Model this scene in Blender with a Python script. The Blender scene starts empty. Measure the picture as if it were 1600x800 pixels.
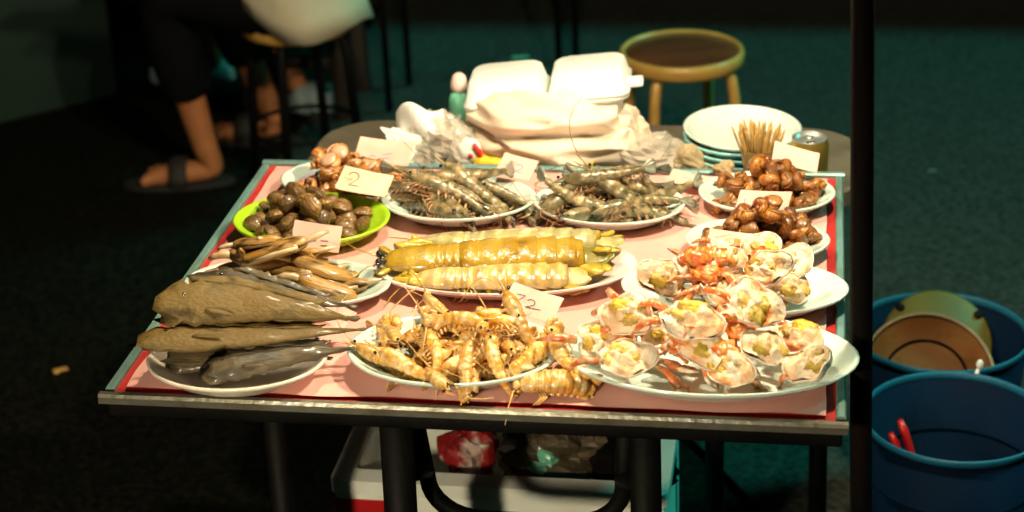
import bpy, math, random
from math import sin, cos, pi, radians, sqrt
from mathutils import Vector, Matrix, Euler, noise
random.seed(7)
R = random.Random(11)

# ------------------------------------------------------------------ camera, sky, sun, exposure
sc = bpy.context.scene
col = sc.collection
cam_d = bpy.data.cameras.new('camera'); cam = bpy.data.objects.new('camera', cam_d); col.objects.link(cam)
cam.location = (0, 0, 1.745)
cam.rotation_euler = (Matrix.Rotation(radians(9.6), 3, 'Z') @ Matrix.Rotation(radians(90 - 24.8), 3, 'X')
                      @ Matrix.Rotation(radians(-2.4), 3, 'Z')).to_euler()
cam_d.sensor_width = 36; cam_d.lens = 67.5; cam_d.clip_start = 0.05; cam_d.clip_end = 400
cam_d.dof.use_dof = True; cam_d.dof.focus_distance = 2.3; cam_d.dof.aperture_fstop = 4.5
sc.camera = cam

SUN_DIR = Vector((0.62, 0.28, 0.73)).normalized()
world = bpy.data.worlds.new('World'); sc.world = world; world.use_nodes = True
wn = world.node_tree.nodes; wl = world.node_tree.links
bg = wn['Background']; sky = wn.new('ShaderNodeTexSky'); sky.sky_type = 'NISHITA'; sky.sun_disc = False
sky.sun_elevation = math.asin(SUN_DIR.z); sky.sun_rotation = math.atan2(SUN_DIR.x, SUN_DIR.y)
tint = wn.new('ShaderNodeMix'); tint.data_type = 'RGBA'; tint.blend_type = 'MULTIPLY'
tint.inputs[0].default_value = 1.0; tint.inputs[7].default_value = (0.12, 1.0, 0.62, 1)
wl.new(sky.outputs[0], tint.inputs[6]); wl.new(tint.outputs[2], bg.inputs[0]); bg.inputs[1].default_value = 0.003
sun_d = bpy.data.lights.new('sun', 'SUN'); sun_d.energy = 2.3; sun_d.angle = radians(12); sun_d.color = (0.06, 0.95, 0.76)
sun = bpy.data.objects.new('sun', sun_d); col.objects.link(sun); sun.rotation_euler = SUN_DIR.to_track_quat('Z', 'Y').to_euler()
sc.view_settings.view_transform = 'Standard'; sc.view_settings.look = 'None'
sc.view_settings.exposure = 0.0; sc.view_settings.gamma = 1.0; sc.view_settings.use_curve_mapping = False
LAMP_STRENGTH = 1800.0

# ------------------------------------------------------------------ materials
M = {}
def mat(name, c1, c2=None, scale=40, rough=.5, bump=0.0, bscale=None, rand=0.0, coat=0.0, metal=0.0, c3=None, sub=0.0,
        alpha=1.0, spec=.5, detail=4, lo=.35, hi=.65, stretch=None, emit=None, trans=0.0, band=None):
    m = bpy.data.materials.new(name); m.use_nodes = True; nt = m.node_tree; n = nt.nodes; l = nt.links
    b = n['Principled BSDF']; tc = n.new('ShaderNodeTexCoord'); src = tc.outputs['Object']
    if stretch:
        mp = n.new('ShaderNodeMapping'); mp.inputs['Scale'].default_value = stretch; l.new(src, mp.inputs[0]); src = mp.outputs[0]
    oi = n.new('ShaderNodeObjectInfo')
    nz = n.new('ShaderNodeTexNoise'); nz.noise_dimensions = '4D'; nz.inputs['Scale'].default_value = scale; nz.inputs['Detail'].default_value = detail
    mul = n.new('ShaderNodeMath'); mul.operation = 'MULTIPLY'; mul.inputs[1].default_value = 37.0
    l.new(oi.outputs['Random'], mul.inputs[0]); l.new(mul.outputs[0], nz.inputs['W']); l.new(src, nz.inputs['Vector'])
    rp = n.new('ShaderNodeValToRGB'); e = rp.color_ramp.elements
    c2 = c2 or tuple(x * .8 for x in c1)
    e[0].position = lo; e[0].color = (*c1, 1); e[1].position = hi; e[1].color = (*c2, 1)
    if c3:
        k = e.new((lo + hi) / 2 + .03); k.color = (*c3, 1)
    l.new(nz.outputs[0], rp.inputs[0]); out = rp.outputs[0]
    if band:   # (waves per metre, strength, distortion): pigment bands across the body
        wv = n.new('ShaderNodeTexWave'); wv.bands_direction = band[3] if len(band) > 3 else 'X'; wv.inputs['Scale'].default_value = band[0]; wv.inputs['Distortion'].default_value = band[2]; wv.inputs['Detail'].default_value = 3; wv.inputs['Detail Scale'].default_value = 2.5
        l.new(tc.outputs['Object'], wv.inputs['Vector'])
        bm = n.new('ShaderNodeMix'); bm.data_type = 'RGBA'; bm.blend_type = 'MULTIPLY'
        br = n.new('ShaderNodeMapRange'); br.inputs[1].default_value = .35; br.inputs[2].default_value = .75; br.inputs[3].default_value = band[1]; br.inputs[4].default_value = 0
        l.new(wv.outputs['Fac'], br.inputs[0]); l.new(br.outputs[0], bm.inputs[0]); l.new(out, bm.inputs[6]); bm.inputs[7].default_value = (.34, .26, .2, 1); out = bm.outputs[2]
    if rand:
        hs = n.new('ShaderNodeHueSaturation')
        mr = n.new('ShaderNodeMapRange'); mr.inputs[3].default_value = 1 - rand; mr.inputs[4].default_value = 1 + rand
        l.new(oi.outputs['Random'], mr.inputs[0]); l.new(mr.outputs[0], hs.inputs['Value']); l.new(out, hs.inputs['Color']); out = hs.outputs[0]
    l.new(out, b.inputs['Base Color'])
    rr = n.new('ShaderNodeMapRange'); rr.inputs[3].default_value = max(.03, rough * .75); rr.inputs[4].default_value = min(1, rough * 1.25)
    l.new(nz.outputs[0], rr.inputs[0]); l.new(rr.outputs[0], b.inputs['Roughness'])
    b.inputs['Metallic'].default_value = metal; b.inputs['Coat Weight'].default_value = coat; b.inputs['Coat Roughness'].default_value = .12
    b.inputs['Specular IOR Level'].default_value = spec
    b.inputs['Transmission Weight'].default_value = trans
    if sub:
        b.inputs['Subsurface Weight'].default_value = sub; b.inputs['Subsurface Radius'].default_value = (.004, .0025, .0015); b.inputs['Subsurface Scale'].default_value = 1.0
    b.inputs['Alpha'].default_value = alpha
    if bump:
        n2 = n.new('ShaderNodeTexNoise'); n2.inputs['Scale'].default_value = bscale or scale * 3; n2.inputs['Detail'].default_value = 5
        l.new(src, n2.inputs['Vector'])
        bp = n.new('ShaderNodeBump'); bp.inputs['Strength'].default_value = min(1, bump); bp.inputs['Distance'].default_value = .002 * max(1, bump)
        l.new(n2.outputs[0], bp.inputs['Height']); l.new(bp.outputs[0], b.inputs['Normal'])
    if emit:
        b.inputs['Emission Color'].default_value = (*emit[0], 1); b.inputs['Emission Strength'].default_value = emit[1]
    M[name] = m
    return m

mat('asphalt', (.0025, .0034, .0024), (.014, .0145, .009), 70, .85, 1.0, 130, lo=.38, hi=.72, detail=10, spec=.04)
mat('pavement', (.012, .016, .015), (.058, .062, .054), 75, .9, .9, 200, detail=10, lo=.3, hi=.7, spec=.04)
mat('wall_paint', (.008, .028, .019), (.016, .042, .028), 3, .8, .5, 40, stretch=(1, 1, .3))
mat('dark_wall', (.003, .004, .004), (.006, .007, .006), 5, .9, .5, 40)
mat('shade_sheet', (.05, .06, .05), (.07, .08, .07), 4, .8, .3, 20)
mat('black_metal', (.0015, .0015, .0015), (.004, .0035, .003), 14, .6, .4, 120, metal=.0, spec=.10)
mat('rust_metal', (.002, .0018, .0016), (.006, .003, .0022), 10, .85, .5, 80, spec=.08)
mat('edge_metal', (.30, .30, .25), (.13, .11, .07), 16, .38, .5, 110, metal=.75, detail=7)
mat('edge_teal', (.20, .40, .38), (.16, .26, .22), 16, .42, .4, 110, metal=.4, detail=7)
mat('red_vinyl', (.55, .03, .025), (.38, .02, .02), 20, .45, .2, 90)
mat('pink_sheet', (.84, .45, .39), (.70, .34, .29), 7, .45, .4, 22, lo=.3, hi=.78, detail=9)
mat('white_plate', (.62, .74, .67), (.57, .69, .62), 12, .22, .03, 30, coat=.5)
mat('cream_plate', (.76, .70, .60), (.68, .58, .46), 16, .3, .03, 30, coat=.3)
mat('rose_plate', (.84, .74, .69), (.76, .64, .58), 10, .25, .03, 30, coat=.4)
mat('teal_plate', (.30, .62, .60), (.24, .54, .53), 10, .28, .03, 30, coat=.4)
mat('green_plate', (.40, .66, .02), (.34, .58, .015), 9, .35, .05, 50, coat=.25)
mat('violet_print', (.60, .42, .62), (.72, .55, .68), 30, .35)
mat('card', (.84, .50, .42), (.78, .44, .36), 14, .75, .2, 60, rand=.05)
mat('card_old', (.82, .66, .50), (.66, .46, .30), 22, .8, .3, 60)
mat('ink_blue', (.22, .16, .42), (.42, .30, .46), 60, .7)
mat('ink_dark', (.07, .05, .06), (.22, .15, .14), 60, .7)
mat('clam_shell', (.10, .048, .014), (.42, .25, .09), 60, .36, 1.0, 200, rand=.4, coat=.3, c3=(.23, .125, .038), lo=.3, hi=.72, stretch=(2.2, 1, 1), band=(70, .55, 2.5))
mat('snail_shell', (.62, .25, .04), (.13, .042, .009), 70, .34, 1.0, 260, rand=.35, coat=.45, c3=(.32, .10, .014), band=(95, .7, 5, 'Z'))
mat('snail_lid', (.30, .13, .035), (.12, .04, .012), 90, .4, .3, rand=.25, coat=.3)
mat('conch_shell', (.74, .19, .010), (.10, .03, .008), 60, .35, .8, 200, rand=.4, coat=.4, c3=(.66, .30, .09), band=(70, .6, 7, 'Z'))
mat('conch_lip', (.75, .52, .36), (.55, .24, .09), 60, .35, .2, rand=.2, coat=.4)
mat('razor_shell', (.40, .20, .026), (.06, .026, .006), 60, .36, .8, 180, rand=.35, coat=.5, c3=(.38, .22, .065), stretch=(.5, 1.6, 1.6))
mat('razor_flesh', (.68, .55, .36), (.48, .32, .14), 60, .25, .2, rand=.2, coat=.6, sub=.15)
mat('prawn', (.10, .085, .040), (.44, .30, .145), 80, .22, .5, 300, rand=.3, coat=.8, c3=(.21, .17, .085), sub=.10, band=(26, .25, 6))
mat('prawn_tail', (.20, .25, .22), (.34, .30, .2), 90, .25, .2, rand=.2, coat=.6)
mat('prawn_leg', (.26, .13, .05), (.44, .22, .11), 120, .3, rand=.25, coat=.4)
mat('pale_shrimp', (.70, .31, .025), (.82, .64, .36), 85, .26, .8, 260, rand=.3, coat=.65, c3=(.70, .42, .12), sub=.12, band=(24, .28, 7))
mat('pale_leg', (.66, .31, .05), (.72, .50, .22), 120, .3, rand=.2, coat=.4)
mat('eye_black', (.012, .011, .01), (.02, .018, .015), 50, .12, coat=.8)
mat('mantis_gold', (.46, .31, .045), (.18, .09, .006), 26, .26, .5, 260, coat=.5, c3=(.38, .22, .015), sub=.12, band=(12, .22, 3))
mat('mantis_pale', (.56, .50, .28), (.70, .62, .42), 60, .22, .5, 200, coat=.75, c3=(.50, .42, .15), sub=.12, band=(12.5, .35, 4))
mat('mantis_cream', (.64, .50, .24), (.60, .36, .08), 50, .24, .5, 200, coat=.7, sub=.12, band=(15, .35, 4))
mat('mantis_fan', (.58, .43, .06), (.40, .27, .02), 60, .25, .2, coat=.6)
mat('mantis_olive', (.16, .14, .03), (.24, .19, .045), 60, .25, .2, coat=.6)
mat('lime_trim', (.38, .52, .10), (.48, .58, .2), 60, .3, coat=.4)
mat('clear_film', (.74, .72, .64), (.80, .76, .66), 30, .12, .3, 60, coat=.6, alpha=.35)
mat('crab_shell', (.84, .72, .58), (.78, .44, .26), 70, .5, .8, 240, rand=.10, coat=.1, c3=(.86, .76, .62))
mat('crab_flesh', (.86, .72, .54), (.80, .24, .06), 34, .55, 1.0, 220, rand=.10, coat=.12, c3=(.84, .54, .30), sub=.0, lo=.40, hi=.66)
mat('crab_pocket', (.50, .36, .035), (.74, .52, .22), 50, .4, 1.0, 240, rand=.35, coat=.1, c3=(.56, .34, .05), lo=.36, hi=.64)
mat('crab_leg', (.68, .11, .015), (.82, .46, .28), 110, .28, .5, 260, rand=.25, coat=.6, c3=(.62, .22, .07), lo=.36, hi=.62)
mat('crab_roe', (.72, .09, .01), (.78, .36, .08), 160, .2, .9, 300, coat=.8, lo=.4, hi=.6)
mat('fish_skin', (.15, .086, .018), (.024, .016, .005), 40, .6, 1.0, 190, rand=.22, coat=.05, spec=.3, c3=(.16, .105, .03), stretch=(.8, 1.2, 1), lo=.30, hi=.72, detail=7)
mat('fish_grey', (.03, .024, .013), (.12, .085, .04), 40, .5, .9, 160, rand=.15, coat=.4, stretch=(.5, 2, 1))
mat('fish_flesh', (.40, .16, .035), (.30, .10, .02), 60, .35, .4, coat=.4)
mat('foam', (.74, .77, .73), (.70, .73, .69), 30, .6, .25, 400)
mat('foam_cool', (.80, .84, .78), (.70, .70, .60), 14, .65, .3, 300)
mat('red_tape', (.50, .012, .015), (.40, .01, .012), 20, .4)
mat('towel', (.80, .70, .57), (.72, .59, .44), 9, .9, .5, 500)
mat('paper_white', (.84, .83, .78), (.78, .76, .70), 20, .8, .2, 60)
mat('paper_beige', (.48, .38, .22), (.32, .23, .12), 40, .8, .4, 120)
mat('bag_film', (.72, .66, .54), (.60, .60, .48), 26, .2, .4, 70, coat=.5, alpha=.5, c3=(.74, .64, .54))
mat('yellow_paper', (.82, .52, .02), (.76, .46, .02), 14, .5, .1)
mat('red_print', (.62, .03, .02), (.5, .02, .02), 20, .5)
mat('packet_red', (.30, .012, .012), (.55, .42, .36), 22, .5, lo=.5, hi=.58)
mat('blue_print', (.22, .32, .50), (.3, .4, .55), 20, .5)
mat('green_bottle', (.14, .50, .32), (.22, .60, .42), 18, .3, coat=.4)
mat('pink_cap', (.74, .55, .50), (.66, .46, .42), 20, .4, coat=.3)
mat('back_table', (.085, .072, .048), (.13, .11, .075), 22, .6, .5, 120, detail=7)
mat('toothpick', (.52, .33, .10), (.40, .23, .06), 60, .6, rand=.22)
mat('cup_glass', (.10, .06, .022), (.15, .09, .035), 20, .2, coat=.5)
mat('can_gold', (.50, .36, .07), (.42, .29, .05), 30, .3, metal=.7)
mat('can_silver', (.62, .64, .62), (.5, .52, .5), 30, .3, metal=.8)
mat('stool_wood', (.17, .045, .016), (.075, .022, .010), 12, .3, .2, 60, coat=.3, stretch=(.4, 3, 1))
mat('stool_gold', (.62, .36, .085), (.48, .26, .055), 20, .4, .2, 90, metal=.1, coat=.2)
mat('dark_wood', (.018, .013, .010), (.028, .02, .014), 14, .6, .3, stretch=(4, 4, .5))
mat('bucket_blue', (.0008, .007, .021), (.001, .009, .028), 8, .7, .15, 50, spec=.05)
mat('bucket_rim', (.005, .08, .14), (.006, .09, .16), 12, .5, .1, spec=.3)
mat('basin_brown', (.15, .052, .012), (.09, .03, .008), 18, .6, .2, 60, c3=(.17, .075, .022), spec=.1)
mat('basin_edge', (.22, .14, .06), (.16, .09, .035), 18, .5)
mat('lid_olive', (.13, .11, .012), (.085, .07, .008), 16, .6, .2, 60)
mat('red_plastic', (.62, .014, .012), (.5, .01, .01), 20, .35, coat=.3)
mat('skin', (.50, .20, .075), (.40, .145, .05), 16, .55, .15, 140, sub=.08)
mat('hair', (.012, .009, .008), (.02, .015, .012), 40, .5)
mat('trousers', (.002, .0025, .003), (.004, .004, .004), 20, .95, .4, 300, spec=.08)
mat('shirt_cream', (.56, .50, .36), (.48, .42, .29), 7, .9, .5, 260)
mat('shirt_dark', (.02, .02, .022), (.03, .03, .03), 12, .9, .4, 260)
mat('sandal', (.012, .011, .01), (.02, .018, .016), 20, .7)
mat('shoe_pale', (.45, .62, .62), (.4, .55, .55), 20, .6)
mat('lamp_tin', (.05, .08, .06), (.06, .09, .07), 10, .5, metal=.3)
mat('lamp_white', (.75, .73, .68), (.7, .68, .62), 10, .5)
mat('bulb', (1, .85, .62), (1, .85, .62), 10, .5, emit=((1.0, .84, .57), LAMP_STRENGTH))

# ------------------------------------------------------------------ mesh helpers
class G:
    def __init__(s): s.v = []; s.f = []; s.m = []; s.cur = 0
    def add(s, vs, fs):
        o = len(s.v); s.v += [tuple(p) for p in vs]; s.f += [tuple(i + o for i in f) for f in fs]; s.m += [s.cur] * len(fs); return s
    def loft(s, rings, cap=True):
        n = len(rings[0]); vs = [p for r in rings for p in r]; fs = []
        for i in range(len(rings) - 1):
            for j in range(n):
                k = (j + 1) % n; fs.append((i * n + j, i * n + k, (i + 1) * n + k, (i + 1) * n + j))
        if cap:
            fs.append(tuple(reversed(range(n)))); b = (len(rings) - 1) * n; fs.append(tuple(range(b, b + n)))
        return s.add(vs, fs)
    def tube(s, pts, r, n=8, up=None, flat=1.0, cap=True):
        pts = [Vector(p) for p in pts]; rs = r if isinstance(r, (list, tuple)) else [r] * len(pts)
        rings = []; prev = None
        for i, p in enumerate(pts):
            t = (pts[min(i + 1, len(pts) - 1)] - pts[max(i - 1, 0)]).normalized()
            if prev is None:
                a = Vector(up) if up else (Vector((0, 0, 1)) if abs(t.z) < .9 else Vector((1, 0, 0)))
            else: a = prev
            a = (a - t * a.dot(t)).normalized(); prev = a; b = t.cross(a)
            rings.append([p + (a * cos(2 * pi * j / n) * flat + b * sin(2 * pi * j / n)) * rs[i] for j in range(n)])
        return s.loft(rings, cap)
    def box(s, c, d, rz=0, rot=None):
        m = rot or Matrix.Rotation(rz, 3, 'Z'); c = Vector(c)
        vs = [c + m @ Vector((x * d[0] / 2, y * d[1] / 2, z * d[2] / 2)) for z in (-1, 1) for y in (-1, 1) for x in (-1, 1)]
        return s.add(vs, [(0, 2, 3, 1), (4, 5, 7, 6), (0, 1, 5, 4), (1, 3, 7, 5), (3, 2, 6, 7), (2, 0, 4, 6)])
    def lathe(s, prof, n=32, sx=1, sy=1, wob=None, closed=False):
        vs = []; fs = []; k = len(prof)
        for j in range(n):
            a = 2 * pi * j / n
            for (r, z) in prof:
                w = wob(a, r) if wob else 0
                vs.append((r * cos(a) * sx, r * sin(a) * sy, z + w))
        for j in range(n):
            q = (j + 1) % n
            for i in range(k if closed else k - 1):
                i2 = (i + 1) % k; fs.append((j * k + i, q * k + i, q * k + i2, j * k + i2))
        return s.add(vs, fs)
    def grid(s, fn, nu, nv, wrap=False):
        vs = [fn(i / nu, j / nv) for i in range(nu + 1) for j in range(nv + (0 if wrap else 1))]; w = nv + (0 if wrap else 1); fs = []
        for i in range(nu):
            for j in range(nv):
                k = (j + 1) % w if wrap else j + 1
                fs.append((i * w + j, i * w + k, (i + 1) * w + k, (i + 1) * w + j))
        return s.add(vs, fs)
    def ball(s, c, r, nu=8, nv=12, sc3=(1, 1, 1), nz=0, nf=30, seed=0):
        c = Vector(c)
        def fn(u, v):
            d = Vector((sin(pi * u) * cos(2 * pi * v), sin(pi * u) * sin(2 * pi * v), cos(pi * u)))
            k = r * (1 + (nz * noise.noise(d * nf + Vector((seed * 3.1, 0, 0))) if nz else 0))
            return c + Vector((d.x * k * sc3[0], d.y * k * sc3[1], d.z * k * sc3[2]))
        return s.grid(fn, nu, nv, True)
    def mesh(s, name, mats, smooth=True):
        me = bpy.data.meshes.new(name); me.from_pydata(s.v, [], s.f)
        for m in (mats if isinstance(mats, (list, tuple)) else [mats]): me.materials.append(M[m])
        me.polygons.foreach_set('material_index', s.m)
        me.polygons.foreach_set('use_smooth', [smooth] * len(s.f)); me.validate(); me.update()
        return me
    def build(s, name, mats, parent=None, smooth=True, loc=None, rot=None, bevel=0):
        return link(name, s.mesh(name, mats, smooth), parent, loc, rot, bevel)

def link(name, me, parent=None, loc=None, rot=None, bevel=0):
    o = bpy.data.objects.new(name, me); col.objects.link(o)
    if parent is not None: o.parent = parent
    if loc is not None: o.location = loc
    if rot is not None: o.rotation_euler = rot
    if bevel:
        b = o.modifiers.new('edge', 'BEVEL'); b.width = bevel; b.segments = 2; b.limit_method = 'ANGLE'
    return o
def tag(o, label, cat, group=None, kind=None):
    o['label'] = label; o['category'] = cat
    if group: o['group'] = group
    if kind: o['kind'] = kind
    return o
def empty(name, loc=(0, 0, 0), rz=0):
    o = bpy.data.objects.new(name, None); col.objects.link(o); o.location = loc; o.rotation_euler = (0, 0, rz); o.empty_display_size = .02; return o
def struct(o): o['kind'] = 'structure'; return o
def copy_tree(o, parent=None):
    c = o.copy(); col.objects.link(c); c.parent = parent
    for ch in o.children: copy_tree(ch, c)
    return c
class Proto:
    """first call hands out the original, later calls hand out copies of the thing with its parts"""
    def __init__(s, o): s.o = o; s.used = False
    def take(s):
        if not s.used: s.used = True; return s.o
        return copy_tree(s.o)
def place(o, loc, rot, label, cat, group=None, scale=1.0):
    o.location = loc; o.rotation_euler = rot; o.scale = (scale,) * 3 if not isinstance(scale, tuple) else scale
    for k in ('group',):
        if k in o: del o[k]
    return tag(o, label, cat, group)

T = .70            # table height
SURF = T + .006    # top of the pink sheet

# ------------------------------------------------------------------ ground and far setting
def ground_pt(u, v):
    x = (u - .5) * 2; y = (v - .5) * 2
    x = 60 * x * abs(x) ** 1.6 - .3; y = 60 * y * abs(y) ** 1.6 + 3
    return (x, y, .006 * noise.noise(Vector((x * .9, y * .9, 0))) + .003 * noise.noise(Vector((x * 4, y * 4, 3))))
struct(G().grid(lambda u, v: ground_pt(u, v), 120, 120).build('ground', 'asphalt'))
def pave(u, v):
    x = -1.28 + 5.3 * u; y0 = 4.14 - 1.5 * min(1, max(0, (x + .9) / .9)); y = y0 + (5.54 - y0) * v + .05 * noise.noise(Vector((u * 14, v * 2, 4)))
    return (x, y, .012 + .003 * noise.noise(Vector((x * 3, y * 3, 3))))
struct(G().grid(pave, 80, 20).build('pavement', 'pavement'))
w = G().box((-.1, 5.62, .3), (5.0, .3, .6)).build('low_wall', 'dark_wall', bevel=.01)
tag(w, 'low dark wall closing off the ground behind the stools', 'wall')
wl_o = G().box((0, 0, .6), (1.3, .12, 1.2)).build('painted_wall', 'wall_paint', bevel=.008)
wl_o.location = (-2.36, 4.27, 0); wl_o.rotation_euler = (0, 0, radians(44))
tag(wl_o, 'dim green painted wall panel at the upper left behind the sitting people', 'wall')

# stall frame and unseen sheets added overhead to keep the street light off
post = G().tube([(.092, 1.95, 0), (.068, 1.95, .62), (.045, 1.95, 1.3), (.005, 1.95, 2.36)], .0125, 8).build('stall_post', 'rust_metal')
tag(post, 'thin dark upright stall post at the table corner', 'post')
post2 = G().tube([(-1.12, 1.95, 0), (-1.12, 1.95, 2.36)], .0125, 8).build('stall_post', 'rust_metal')
tag(post2, 'thin dark upright stall post beyond the fish end of the table', 'post')
def shade_sheet(name, x0, x1, y0, y1, z, label):
    def fn(u, v):
        x = x0 + (x1 - x0) * u; y = y0 + (y1 - y0) * v
        return (x, y, z - .10 * sin(pi * u) * sin(pi * v) + .03 * noise.noise(Vector((x * 2, y * 2, 1))))
    o = G().grid(fn, 30, 30).build(name, 'shade_sheet'); so = o.modifiers.new('thick', 'SOLIDIFY'); so.thickness = .004
    return tag(o, label, 'added shade sheet')
shade_sheet('added_shade_canopy', -2.4, 1.62, -.6, 4.30, 2.42, 'unseen dull green sheet added over the seafood table to shade it')
shade_sheet('added_shade_canopy', -4.5, .72, 4.1, 8.5, 2.62, 'unseen dull green sheet added overhead to shade the people on the stools')

def hanging_lamp(loc, k, label):
    e = empty('hanging_lamp', loc)
    G().tube([(0, 0, .11), (0, 0, 2.40 - loc[2])], .003, 6).build('cord', 'black_metal', e)
    G().lathe([(0, .12), (.012, .12), (.016, .10), (.016, .05), (0, .05)], 16).build('socket', 'black_metal', e)
    sh = G().lathe([(.017, .085), (.05, .07), (.13, .0), (.128, -.003), (.048, .067), (.017, .08)], 32).build('lamp_shade', ['lamp_tin'], e)
    b = G().lathe([(0, -.045), (.012, -.042), (.022, -.032), (.028, -.015), (.026, .005), (.016, .03), (.012, .05), (0, .05)], 14).build('bulb', 'bulb', e)
    if k != 1:
        m = M['bulb'].copy(); m.name = 'bulb_dim'; m.node_tree.nodes['Principled BSDF'].inputs['Emission Strength'].default_value = LAMP_STRENGTH * k
        b.data.materials[0] = m
    return tag(e, label, 'lamp', 'bulbs hanging over the stall')
hanging_lamp((.10, 2.06, 1.60), 1, 'bare bulb under a tin shade above the snail plates')
hanging_lamp((-.42, 2.32, 1.60), .58, 'bare bulb under a tin shade above the prawn plates')
hanging_lamp((-.60, .74, 1.04), .75, 'bare bulb under a tin shade, fill lamp added low in front of the table')  # unseen fill lamp added to brighten the cooler and other front faces

# ------------------------------------------------------------------ the serving table
tb = empty('serving_table', (-.37, 2.17, 0))
X0, X1, Y0, Y1 = -.786 + .37, .046 + .37, 1.815 - 2.17, 2.525 - 2.17
G().box(((X0 + X1) / 2, (Y0 + Y1) / 2, T - .002), (X1 - X0 - .012, Y1 - Y0 - .012, .004)).build('table_top', 'red_vinyl', tb, smooth=False)
def rim(name, a, b):
    # metal angle strip with a rounded upper edge
    o = G(); a = Vector(a); b = Vector(b); d = (b - a).normalized(); nrm = Vector((0, 0, 1)).cross(d)
    pr = [(0, -.007), (0, .001), (.002, .0045), (.009, .0045), (.011, .002), (.011, -.006), (.004, -.0065), (.004, -.007)]
    o.loft([[p + nrm * q[0] + Vector((0, 0, q[1])) for q in pr] for p in (a, b)])
    return o.build(name, 'edge_metal' if abs(d.x) > .5 and a.y < 0 else 'edge_teal', tb, smooth=False)
Z = T + .002
rim('edge_strip', (X0 - .004, Y0 - .002, Z), (X1 + .004, Y0 - .002, Z)); rim('edge_strip', (X1 + .002, Y0 + .017, Z), (X1 + .002, Y1 - .017, Z))
rim('edge_strip', (X1 + .004, Y1 + .002, Z), (X0 - .004, Y1 + .002, Z)); rim('edge_strip', (X0 - .002, Y1 - .017, Z), (X0 - .002, Y0 + .017, Z))
def sheet(u, v):
    x = X0 + .022 + (X1 - X0 - .042) * u; y = Y0 + .022 + (Y1 - Y0 - .044) * v
    e = .004 * noise.noise(Vector((u * 9, v * 9, 2)))
    if v in (0, 1): y += e
    if u in (0, 1): x += e
    return (x, y, T + .003 + .0016 * (1 + noise.noise(Vector((x * 9, y * 9, 0)))) )
so = G().grid(sheet, 40, 36).build('pink_sheet', 'pink_sheet', tb)
G().box((0, Y0 + .014, T - .016), (X1 - X0 - .004, .016, .020)).build('apron', 'black_metal', tb, bevel=.003)
G().box((0, Y1 - .014, T - .016), (X1 - X0 - .004, .016, .020)).build('apron', 'black_metal', tb, bevel=.003)
for sx in (X0 + .012, X1 - .012): G().box((sx, 0, T - .016), (.016, Y1 - Y0 - .05, .020)).build('apron', 'black_metal', tb, bevel=.003)
for (x, y, x2, y2, r) in ((-.245, Y0 + .09, -.255, Y0 + .12, .014), (-.088, Y0 + .05, -.10, Y0 + .06, .020), (.197, Y0 + .05, .20, Y0 + .06, .018), (.245, Y1 - .09, .245, Y1 - .06, .014)):
    G().tube([(x, y, T - .04), (x2, y2, 0)], r, 12).build('leg', 'black_metal', tb)
# U shaped folding brace
up = [(-.078, Y0 + .09, T - .03)]
for i in range(9):
    a = pi + i * pi / 16; up.append((-.005 + .065 * cos(a), Y0 + .115, .545 + .055 * sin(a)))
for i in range(9):
    a = 1.5 * pi + i * pi / 16; up.append((.10 + .065 * cos(a), Y0 + .115, .545 + .055 * sin(a)))
up.append((.172, Y0 + .09, T - .03))
G().tube(up, .0105, 10).build('folding_brace', 'black_metal', tb)
G().tube([(.165, Y0 + .11, .56), (.20, Y0 + .06, .58)], .012, 8).build('brace_bracket', 'black_metal', tb)
G().tube([(-.07, Y0 + .11, .56), (-.09, Y0 + .06, .58)], .012, 8).build('brace_bracket', 'black_metal', tb)
tag(tb, 'metal edged serving table with red top under a pink sheet, crowded with seafood', 'table')

# second table behind
bt = empty('rear_table', (-.32, 2.67, 0)); ZB = .66
def rrect(x0, x1, y0, y1, r, n=8):
    o = []
    for cx, cy, a0 in ((x1 - r, y1 - r, 0), (x0 + r, y1 - r, pi / 2), (x0 + r, y0 + r, pi), (x1 - r, y0 + r, 1.5 * pi)):
        for i in range(n + 1): a = a0 + i * pi / 2 / n; o.append((cx + r * cos(a), cy + r * sin(a)))
    return o
rr = rrect(-.44, .40, -.125, .145, .09)
g = G(); g.loft([[(x * k, y * k, z) for x, y in rr] for k, z in ((.985, ZB - .03), (1, ZB - .026), (1, ZB - .004), (.99, ZB))]); g.build('table_top', 'back_table', bt, smooth=False)
for x in (-.38, .34):
    for y in (-.08, .05): G().tube([(x, y, ZB - .03), (x * 1.03, y * 1.2, 0)], .014, 10).build('leg', 'black_metal', bt)
tag(bt, 'dull brown narrow table behind, holding the foam box, bags and stacked plates', 'table')

# ------------------------------------------------------------------ plates
def plate_geo(rx, ry, h, lip=.006, n=48):
    k = ry / rx; r = rx
    return G().lathe([(0, .004), (.58 * r, .004), (.66 * r, .006), (.80 * r, h * .50), (.93 * r, h * .86), (r - .003, h), (r, h - .001), (r - .001, h - .004),
                      (.92 * r, h * .70), (.80 * r, h * .32), (.66 * r, .001), (.60 * r, 0), (0, 0)], n, 1, k)
PL = {}
def plate(key, x, y, rx, ry, h, m, label, rz=0, tilt=(0, 0), z=SURF, name='plate', group=None):
    o = plate_geo(rx, ry, h).build(name, m); o.location = (x, y, z); o.rotation_euler = (tilt[0], tilt[1], rz)
    tag(o, label, 'plate', group); PL[key] = (x, y, rx, ry, h, rz, z); return o
plate('fish', -.640, 1.873, .105, .082, .026, 'cream_plate', 'cream oval plate under the brown fish', radians(4))
plate('shrimp', -.395, 1.913, .124, .090, .026, 'white_plate', 'white oval plate under the pale orange shrimp at the table front', radians(2))
plate('crab', -.104, 1.916, .166, .100, .030, 'white_plate', 'largest white platter, heaped with halved crabs at the front edge', radians(0))
plate('crab_small', -.085, 2.100, .137, .080, .026, 'white_plate', 'white oval plate of crab pieces behind the largest platter', radians(0))
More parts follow.
